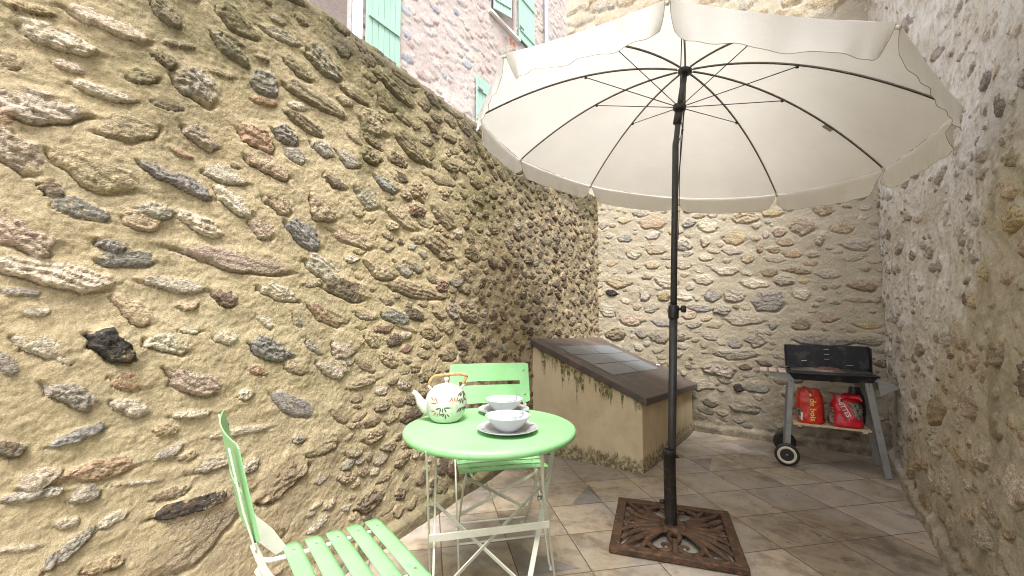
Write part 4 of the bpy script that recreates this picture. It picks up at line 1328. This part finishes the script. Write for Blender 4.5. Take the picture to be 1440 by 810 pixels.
POT = Vector((-.250, 1.648, .7042))
pot = empty('teapot', POT)
tag(pot, 'round white teapot painted with bamboo leaves, rattan handle', 'teapot')
prof = [(.0, .003), (.040, .003), (.046, .0), (.052, .003), (.063, .015), (.0725, .033), (.0775, .055), (.0785, .073), (.076, .091), (.069, .106), (.060, .117), (.054, .122), (.050, .124)]
def prof_r(z):
    for (r0, z0), (r1, z1) in zip(prof[2:], prof[3:]):
        if z0 <= z <= z1: return r0 + (r1 - r0) * (z - z0) / (z1 - z0)
    return .06
def smooth_prof(p, k=3):
    for _ in range(k):
        q = [p[0]]
        for a, b in zip(p, p[1:]):
            q += [(a[0] * .75 + b[0] * .25, a[1] * .75 + b[1] * .25), (a[0] * .25 + b[0] * .75, a[1] * .25 + b[1] * .75)]
        p = q + [p[-1]]
    return p
sp_ = smooth_prof(prof, 2)
def spr(z):
    zs_ = [q[1] for q in sp_[10:]]; rs_ = [q[0] for q in sp_[10:]]
    return float(np.interp(z, zs_, rs_))
m = MB(); m.lathe(sp_, 64)
VA = math.atan2(-POT.y, -POT.x)      # the side turned to where one sits
def pot_pt(d, z, off=.0007):
    r_ = spr(z); a = VA + math.asin(max(-.97, min(.97, d / r_)))
    return ((r_ + off) * math.cos(a), (r_ + off) * math.sin(a), z)
def cr(x, y): return ((x - 470) * .000328, (760 - y) * .000300)
def leaf(x1, y1, x2, y2, mi, w=.0046):
    m.cur = mi
    a, b = cr(x1, y1), cr(x2, y2); dx, dy = b[0] - a[0], b[1] - a[1]; l = math.hypot(dx, dy); nx, ny = -dy / l, dx / l
    L1, L2 = [], []
    for i in range(7):
        t_ = i / 6; h = w / 2 * math.sin(math.pi * min(.97, max(.03, t_)) ** .8)
        p = (a[0] + dx * t_, a[1] + dy * t_)
        L1.append(pot_pt(p[0] + nx * h, p[1] + ny * h)); L2.append(pot_pt(p[0] - nx * h, p[1] - ny * h))
    m.add(L1 + L2, [(7 + i, 8 + i, i + 1, i) for i in range(6)], True)
for q in ((300, 435, 345, 478), (345, 430, 378, 497), (305, 503, 372, 500), (520, 425, 548, 490), (560, 430, 566, 497), (600, 425, 580, 492), (500, 485, 535, 440), (305, 598, 350, 604), (330, 655, 365, 600), (368, 665, 382, 610), (402, 655, 396, 600)):
    leaf(*q, 1)
for q in ((355, 575, 412, 550), (400, 605, 412, 555), (430, 610, 430, 555), (472, 608, 445, 555), (440, 553, 535, 555), (398, 645, 452, 620), (428, 668, 452, 625), (460, 700, 465, 630), (505, 672, 475, 625), (595, 425, 642, 387), (640, 390, 690, 402), (618, 435, 652, 395), (690, 440, 656, 400), (670, 472, 656, 402), (592, 488, 642, 455), (618, 515, 642, 460), (652, 525, 655, 460), (690, 495, 660, 460), (583, 622, 622, 570), (618, 625, 636, 570), (600, 585, 690, 566), (662, 612, 650, 570), (690, 592, 662, 568)):
    leaf(*q, 2, .0052)
for q in ((540, 500, 536, 620), (582, 505, 592, 700), (500, 622, 552, 626), (536, 630, 540, 720), (612, 500, 640, 440), (520, 380, 540, 440), (560, 375, 590, 430)):
    leaf(*q, 3, .0022)
m.build('body', [M_pot, M_leafr, M_leafg, M_stem], pot)
m = MB(); m.lathe(smooth_prof([(.051, .1235), (.0515, .1265), (.046, .130), (.030, .1365), (.014, .1395), (.006, .141), (.0055, .146), (.009, .150), (.0105, .156), (.008, .162), (.0, .1635)], 2), 48)
m.build('lid', M_pot, pot)
m = MB(); sd3 = Vector((-1, -.05, 0)).normalized()
pts = [sd3 * .060 + Vector((0, 0, .045)), sd3 * .080 + Vector((0, 0, .052)), sd3 * .098 + Vector((0, 0, .070)), sd3 * .108 + Vector((0, 0, .092)), sd3 * .118 + Vector((0, 0, .104)), sd3 * .127 + Vector((0, 0, .108))]
m.tube(pts, .016, 20, scales=[1.75, 1.45, 1.05, .72, .58, .60], up=(0, 1, 0))
m.build('spout', M_pot, pot)
ha = Vector((1, .25, 0)).normalized()
lugs = [ha * -.060 + Vector((0, 0, .118)), ha * .060 + Vector((0, 0, .118))]
m = MB()
for l_ in lugs:
    d_ = Vector((l_.x, l_.y, 0)).normalized()
    m.tube([l_ - d_ * .006 - Vector((0, 0, .004)), l_ + d_ * .004 + Vector((0, 0, .010)), l_ + d_ * .006 + Vector((0, 0, .017))], .0055, 10)
m.build_each('lug', M_pot, pot)
pts = [ha * -.064 + Vector((0, 0, .134)), ha * -.060 + Vector((0, 0, .152)), ha * -.045 + Vector((0, 0, .166)), ha * -.015 + Vector((0, 0, .170)), ha * .02 + Vector((0, 0, .172)), ha * .052 + Vector((0, 0, .172)), ha * .074 + Vector((0, 0, .166)), ha * .076 + Vector((0, 0, .160)), ha * .068 + Vector((0, 0, .146)), ha * .064 + Vector((0, 0, .136))]
def crs(P, k=6):
    out = []
    for i in range(len(P) - 1):
        p0, p1, p2, p3 = P[max(i - 1, 0)], P[i], P[i + 1], P[min(i + 2, len(P) - 1)]
        for j in range(k):
            t_ = j / k
            out.append(.5 * ((2 * p1) + (-p0 + p2) * t_ + (2 * p0 - 5 * p1 + 4 * p2 - p3) * t_ ** 2 + (-p0 + 3 * p1 - 3 * p2 + p3) * t_ ** 3))
    return out + [P[-1]]
pts = crs(pts, 8)
m = MB(); m.tube(pts, .0058, 10, scales=[1 + .13 * (i % 2) for i in range(len(pts))])
m.build('handle', M_rattan, pot)

def plate_fn(t_):
    return None
plate_prof = smooth_prof([(0, .004), (.055, .004), (.062, .0055), (.080, .012), (.100, .0175), (.105, .0185), (.1055, .0175), (.101, .0150), (.080, .0085), (.062, .0015), (.058, .0), (.053, .0), (.052, .002), (0, .002)], 1)
bowl_in = [(0, .006), (.025, .006), (.036, .010), (.052, .022), (.064, .036), (.073, .048), (.0775, .0525)]
bowl_prof = smooth_prof(bowl_in + [(.079, .0525), (.0795, .0515), (.075, .0455), (.066, .034), (.054, .019), (.040, .007), (.033, .003), (.032, .0), (.029, .0), (.028, .003), (0, .003)], 1)
def swirls(m, rz, items, lift=.0014, w=.0021):
    m.cur = 1
    for (ac, rc, size, turns, st) in items:
        pts = []
        for i in range(int(16 * turns) + 1):
            a = st + i / 16 * 2 * math.pi; rr = size * (1 - .62 * i / (16 * turns))
            pts.append((rc * ac + rr * math.cos(a), rc + rr * math.sin(a)))
        V = []
        for i, p in enumerate(pts):
            q = pts[min(i + 1, len(pts) - 1)]; o_ = pts[max(i - 1, 0)]
            dx, dy = q[0] - o_[0], q[1] - o_[1]; l = math.hypot(dx, dy) or 1
            for s_ in (-1, 1):
                u_, r_ = p[0] - s_ * dy / l * w / 2, p[1] + s_ * dx / l * w / 2
                an = u_ / rc
                V.append((r_ * math.cos(an), r_ * math.sin(an), rz(r_) + lift))
        m.add(V, [(2 * i, 2 * i + 1, 2 * i + 3, 2 * i + 2) for i in range(len(pts) - 1)], False)
    m.cur = 0
def rz_plate(r_): return float(np.interp(r_, [0, .055, .062, .080, .100, .105], [.004, .004, .0058, .012, .0175, .0185]))
def rz_bowl(r_): return float(np.interp(r_, [q[0] for q in bowl_in], [q[1] for q in bowl_in]))
def setting(x, y, lp_, lb_):
    p = MB(); p.lathe(plate_prof, 72)
    swirls(p, rz_plate, [(math.radians(205), .088, .011, 1.6, 0), (math.radians(190), .082, .007, 1.4, 2), (math.radians(222), .090, .007, 1.2, 1), (math.radians(340), .088, .010, 1.6, 0), (math.radians(20), .088, .008, 1.4, 2)])
    po = p.build('plate', [M_porc, M_swirl]); po.location = (x, y, .7032)
    tag(po, lp_, 'plate', 'white swirl-decorated plates on the table')
    b = MB(); b.lathe(bowl_prof, 72)
    swirls(b, rz_bowl, [(math.radians(78), .064, .010, 1.8, 0), (math.radians(45), .066, .009, 1.7, 1), (math.radians(108), .066, .006, 1.2, 2), (math.radians(62), .052, .008, 1.5, 0), (math.radians(96), .056, .010, 1.3, 3)])
    bo = b.build('bowl', [M_porc, M_swirl]); bo.location = (x + .001, y, .7078)
    tag(bo, lb_, 'bowl', 'white swirl-decorated bowls on the plates')
setting(-.015, 1.492, 'white plate under the nearer bowl', 'white bowl nearer the viewer, on the front plate')
setting(-.034, 1.782, 'white plate under the farther bowl, near the chair back', 'white bowl farther off, on the plate next to the teapot')

# ================================================================= barbecue trolley
bq = empty('barbecue', (2.29, 3.098, 0), R(-30.2))
tag(bq, 'black charcoal barbecue trolley with grey legs and two wheels', 'barbecue')
DY = .31
for (y) in (0, DY):
    m = MB(); m.bar([(-.238, y, .672), (-.285, y, .075)], .034, .016, (0, 1, 0)); lg = m.build('leg', M_greymet, bq, bevel=.002)
    b_ = MB(); [b_.lathe([(0, .003), (.005, .002), (.006, 0)], 10, c=(x, y - .0085, z), axis=(0, -1, 0)) for x, z in ((-.242, .62), (-.246, .58), (-.268, .31))]; b_.build_each('bolt', M_steel, lg)
    m = MB(); m.bar([(.203, y, .668), (.289, y, .004)], .040, .016, (0, 1, 0)); lg = m.build('leg', M_greymet, bq, bevel=.002)
    b_ = MB(); [b_.lathe([(0, .003), (.005, .002), (.006, 0)], 10, c=(x, y - .0085, z), axis=(0, -1, 0)) for x, z in ((.209, .62), (.215, .58), (.250, .31))]; b_.build_each('bolt', M_steel, lg)
for y, sgn in ((-.035, -1), (DY + .035, 1)):
    m = MB(); m.lathe([(0, -.014), (.030, -.016), (.056, -.012), (.068, -.016), (.077, -.012), (.080, -.006), (.080, .006), (.077, .012), (.068, .016), (.056, .012), (.030, .016), (0, .014)], 48, c=(-.288, y, .0805), axis=(0, 1, 0))
    wh = m.build('wheel', M_black, bq)
    m = MB(); s0 = sgn * .0135
    m.lathe([(.044, s0), (.046, s0 + sgn * .004), (.060, s0 + sgn * .0055), (.062, s0 + sgn * .0015)], 48, c=(-.288, y, .0805), axis=(0, 1, 0)); m.build('ring', M_cream_tyre, wh)
    m = MB(); m.lathe([(0, sgn * .022), (.006, sgn * .021), (.008, sgn * .015)], 14, c=(-.288, y, .0805), axis=(0, 1, 0)); m.build('hub_cap', M_steel, wh)
m = MB(); m.tube([(-.288, -.02, .0805), (-.288, DY + .02, .0805)], .006, 10); m.build('axle', M_steel, bq)
m = MB()      # fire tray
m.hexa([(-.225, -.005, .628), (.225, -.005, .628), (.225, DY, .628), (-.225, DY, .628)], [(-.255, -.03, .676), (.258, -.03, .676), (.258, DY + .02, .676), (-.255, DY + .02, .676)])
m.build('fire_tray', M_enamel, bq, bevel=.004)
m = MB()      # rolled rim
m.tube([(-.262, -.036, .679), (.265, -.036, .679), (.265, DY + .02, .679), (-.262, DY + .02, .679)], .006, 8, closed=True); m.build('tray_rim', M_enamel, bq)
m = MB()      # windshield with forward-bent sides
path = [(-.262, .19), (-.262, .296), (-.250, .309), (.252, .309), (.264, .296), (.264, .19)]
V, F = [], []
for i, (x, y) in enumerate(path):
    zt_ = .868 if 0 < i < len(path) - 1 else .858
    V += [(x, y, .684), (x * 1.01, y + .006, zt_)]
F = [(2 * i, 2 * i + 2, 2 * i + 3, 2 * i + 1) for i in range(len(path) - 1)]
m.add(V, F, False); ws = m.build('windshield', M_enamel, bq); so = ws.modifiers.new('thick', 'SOLIDIFY'); so.thickness = .003
m = MB()
for z in (.762, .800, .838): m.box((.012, .304, z), (.034, .003, .004))
m.box((-.135, .296, .745), (.035, .004, .006), rot=Matrix.Rotation(-.15, 3, 'Y')); m.box((.150, .296, .722), (.045, .004, .006))
m.build_each('slot', M_wire, ws)
m = MB()
for k in range(13):
    y = .015 + k * .021; m.tube([(-.23, y, .694), (.235, y, .694)], .0011, 5)
for x in (-.235, -.08, .08, .238): m.tube([(x, 0, .692), (x, .285, .692)], .0016, 6)
m.tube([(-.29, .12, .706), (-.24, .12, .706)], .003, 6)
m.build('grill', M_steel, bq)
m = MB()
def bed(i, j):
    a = i * 2 * math.pi; x = .105 * j * math.cos(a); y = .20 + .075 * j * math.sin(a)
    n_ = float(fbm(np.array([x * 60.]), np.array([y * 60.]), 3, 3)[0])
    return (x, y, .696 + .012 * (1 - j ** 3) + .012 * n_ * (1 - j ** 4) - .03 * j ** 6)
m.grid(60, 16, bed)
m.build('charcoal_bed', M_charred, bq)
m = MB()      # left side shelf
for y in (-.004, .20): m.hexa([(-.44, y, .668), (-.245, y, .668), (-.245, y, .600), (-.262, y, .608)], [(-.44, y + .003, .668), (-.245, y + .003, .668), (-.245, y + .003, .600), (-.262, y + .003, .608)])
sb = m.build('side_bracket', M_greymet, bq)
for k in range(3):
    m = MB(); m.box((-.418 + k * .062, .105, .677), (.048, .25, .012)); m.build('shelf_slat', M_weather, sb, bevel=.002)
m = MB()
for y in (-.004, .20): m.hexa([(.258, y, .632), (.372, y, .618), (.366, y, .606), (.268, y, .552)], [(.258, y + .003, .632), (.372, y + .003, .618), (.366, y + .003, .606), (.268, y + .003, .552)])
m.box((.312, .10, .628), (.11, .205, .004), rot=Matrix.Rotation(.12, 3, 'Y'))
m.build('side_bracket', M_greymet, bq)
m = MB(); m.tube([(.385, -.01, .615), (.385, .22, .615)], .008, 8); m.tube([(.365, 0, .613), (.388, 0, .615)], .005, 6); m.tube([(.365, .2, .613), (.388, .2, .615)], .005, 6); m.build('handle', M_wire, bq)
m = MB(); zs0 = .300
for k in range(5):
    m.box((-.013, .032 + k * .062, zs0), (.455, .050, .012))
for x in (-.20, .18): m.box((x, .155, zs0 - .0125), (.025, .30, .012))
m.build('shelf', M_wood, bq, bevel=.002)

# ---- charcoal bags on the shelf
def bag_mat(name, c, c2):
    t = NT(name); co = t.coord()
    cc = t.mix(t.ramp(t.noise(co, 9, 4), .35, .7), c, c2)
    b = t.bump(t.math('ADD', t.noise(co, 22, 4, .6, 1.2), t.math('MULTIPLY', t.vor(co, 26), .6)), .008, .7)
    return t.done(t.bsdf(cc, .32, 0, b, Coat_Weight=.3))
M_red = bag_mat('red_plastic_film', (.66, .035, .015), (.50, .02, .012))
M_red2 = bag_mat('crimson_plastic_film', (.60, .012, .028), (.40, .008, .02))
M_blackbag = bag_mat('black_plastic_film', (.02, .02, .022), (.035, .035, .035))
M_picture = None
t = NT('printed_bag_picture'); co = t.coord()
M_picture = t.done(t.bsdf(t.mix(t.ramp(t.noise(co, 45, 6, .8), .42, .58), (.03, .035, .03), (.30, .30, .26)), .35))
M_yel = paint_mat('yellow_print', (.85, .55, .12), .4, var=.05)
M_wprint = paint_mat('white_print', (.80, .78, .78), .4, var=.05)
BQM = Matrix.Translation((2.29, 3.098, 0)) @ Matrix.Rotation(R(-30.2), 4, 'Z')
def bag(name, cx, cy_, z0, a, b, h, mats, seed, pinch, picfn=None, lean=0.0):
    def rad(z):   # outline against height
        t_ = z / h
        base_ = 1 - .18 * (1 - min(1, t_ / .10)) ** 2
        top_ = 1 - pinch * sstep(np.array([t_]), .62, 1.0)[0]
        return base_ * top_ * (1 + .05 * math.sin(t_ * 5 + seed))
    def P(ang, z):
        n_ = 3.2
        c_, s_ = math.cos(ang), math.sin(ang)
        r_ = 1 / ((abs(c_) ** n_ + abs(s_) ** n_) ** (1 / n_))
        w_ = 1 + .10 * float(fbm(np.array([ang * 2.6 + 50]), np.array([z * 24.]), seed, 4)[0]) + .04 * math.sin(ang * 7 + z * 30) * (z / h)
        k = rad(z) * w_
        return Vector((cx + a * r_ * c_ * k + lean * z, cy_ + b * r_ * s_ * (rad(z) * .7 + .3 * (1 - z / h)) * w_, z0 + z))
    m = MB(); m.smooth = True
    nA, nZ = 56, 26
    V = [P(2 * math.pi * i / nA, h * j / nZ) for i in range(nA) for j in range(nZ + 1)]
    F, MI = [], []
    for i in range(nA):
        for j in range(nZ):
            F.append((i * (nZ + 1) + j, ((i + 1) % nA) * (nZ + 1) + j, ((i + 1) % nA) * (nZ + 1) + j + 1, i * (nZ + 1) + j + 1))
            MI.append(picfn(2 * math.pi * i / nA, j / nZ) if picfn else 0)
    m.add(V, F, True); m.mi = MI
    bt = len(V); m.add([P(2 * math.pi * i / nA, 0) for i in range(nA)] , [tuple(range(nA - 1, -1, -1))], False)
    m.add([P(2 * math.pi * i / nA, h) * 1 for i in range(nA)], [tuple(range(nA))], False)
    o = m.build(name, mats); o.matrix_world = BQM
    return o, P
def print_on(parent, P, text, size, mat, ang0, z_start, h, down=True, slant=0.0, r_mid=.09):
    cu = bpy.data.curves.new('lettering', 'FONT'); cu.body = text; cu.size = size; cu.resolution_u = 3; cu.offset = size * .02
    ob = bpy.data.objects.new('lettering_tmp', cu); col.objects.link(ob)
    me = bpy.data.meshes.new_from_object(ob.evaluated_get(bpy.context.evaluated_depsgraph_get()))
    bpy.data.objects.remove(ob, do_unlink=True)
    for v_ in me.vertices:
        tx, ty = v_.co.x, v_.co.y
        z = z_start - tx * math.cos(slant) + ty * math.sin(slant)
        xo = ty * math.cos(slant) + tx * math.sin(slant)
        ang = ang0 + xo / r_mid
        z = max(.004, min(h * .98, z))
        p = P(ang, z); c_ = P(ang, z); out = Vector((0, -1, 0))
        v_.co = p + out * .004
    me.materials.append(mat)
    o = bpy.data.objects.new('lettering', me); col.objects.link(o); o.parent = parent
    return o
b1, P1 = bag('charcoal_bag', -.127, .110, .3075, .088, .085, .245, [M_red, M_picture, M_wprint], 3, .28,
             lambda a, j: 1 if (3.3 < a < 3.95 and .10 < j < .42) else (2 if (3.95 <= a < 4.05 and .06 < j < .30) else 0))
tag(b1, 'upright orange-red charcoal bag lettered de bois, on the left of the shelf', 'bag', 'charcoal bags on the barbecue shelf')
print_on(b1, P1, 'de bois', .055, M_yel, R(270) - .02, .182, .245)
m = MB(); m.lathe([(0, 0), (.007, .004), (.009, .012), (.005, .022), (0, .026)], 12, c=(-.125, .022, .505)); m.build('emblem', M_yel, b1)
m = MB(); kn = [P1(R(250), .235), P1(R(235), .245) + Vector((0, -.01, .015)), P1(R(255), .24) + Vector((0, -.03, .02)), P1(R(275), .22) + Vector((0, -.02, 0)), P1(R(278), .195) + Vector((0, -.008, 0))]
m.tube(crs(kn, 5), .0045, 8); m.build('tie', M_red, b1)
b2, P2 = bag('charcoal_bag', .085, .105, .3075, .098, .088, .215, [M_red2, M_picture], 8, .35,
             lambda a, j: 1 if ((4.75 + .9 * (.75 - j) * (j < .75) < a < 5.9 and .30 < j < .80) or (3.3 < a < 3.85 and j < .6)) else 0)
tag(b2, 'slumped crimson charcoal bag with dark printed panel, on the right of the shelf', 'bag', 'charcoal bags on the barbecue shelf')
print_on(b2, P2, 'UETTES', .040, M_wprint, R(270) - .62, .195, .215, slant=.42)
m = MB()
def fold(i, j):
    x = .055 + .115 * i; return (x, .045 + .03 * math.sin(3 * i) - .04 * math.sin(math.pi * j), .505 + .05 * (j - .5) + .018 * math.sin(math.pi * i) + .006 * math.sin(9 * i))
m.grid(16, 8, fold); fo = m.build('folded_top', M_red2, b2); so = fo.modifiers.new('thick', 'SOLIDIFY'); so.thickness = .006
b3, P3 = bag('black_bag', .165, .235, .3075, .055, .055, .265, [M_blackbag], 12, .4)
tag(b3, 'crumpled black plastic bag behind the crimson charcoal bag', 'bag')
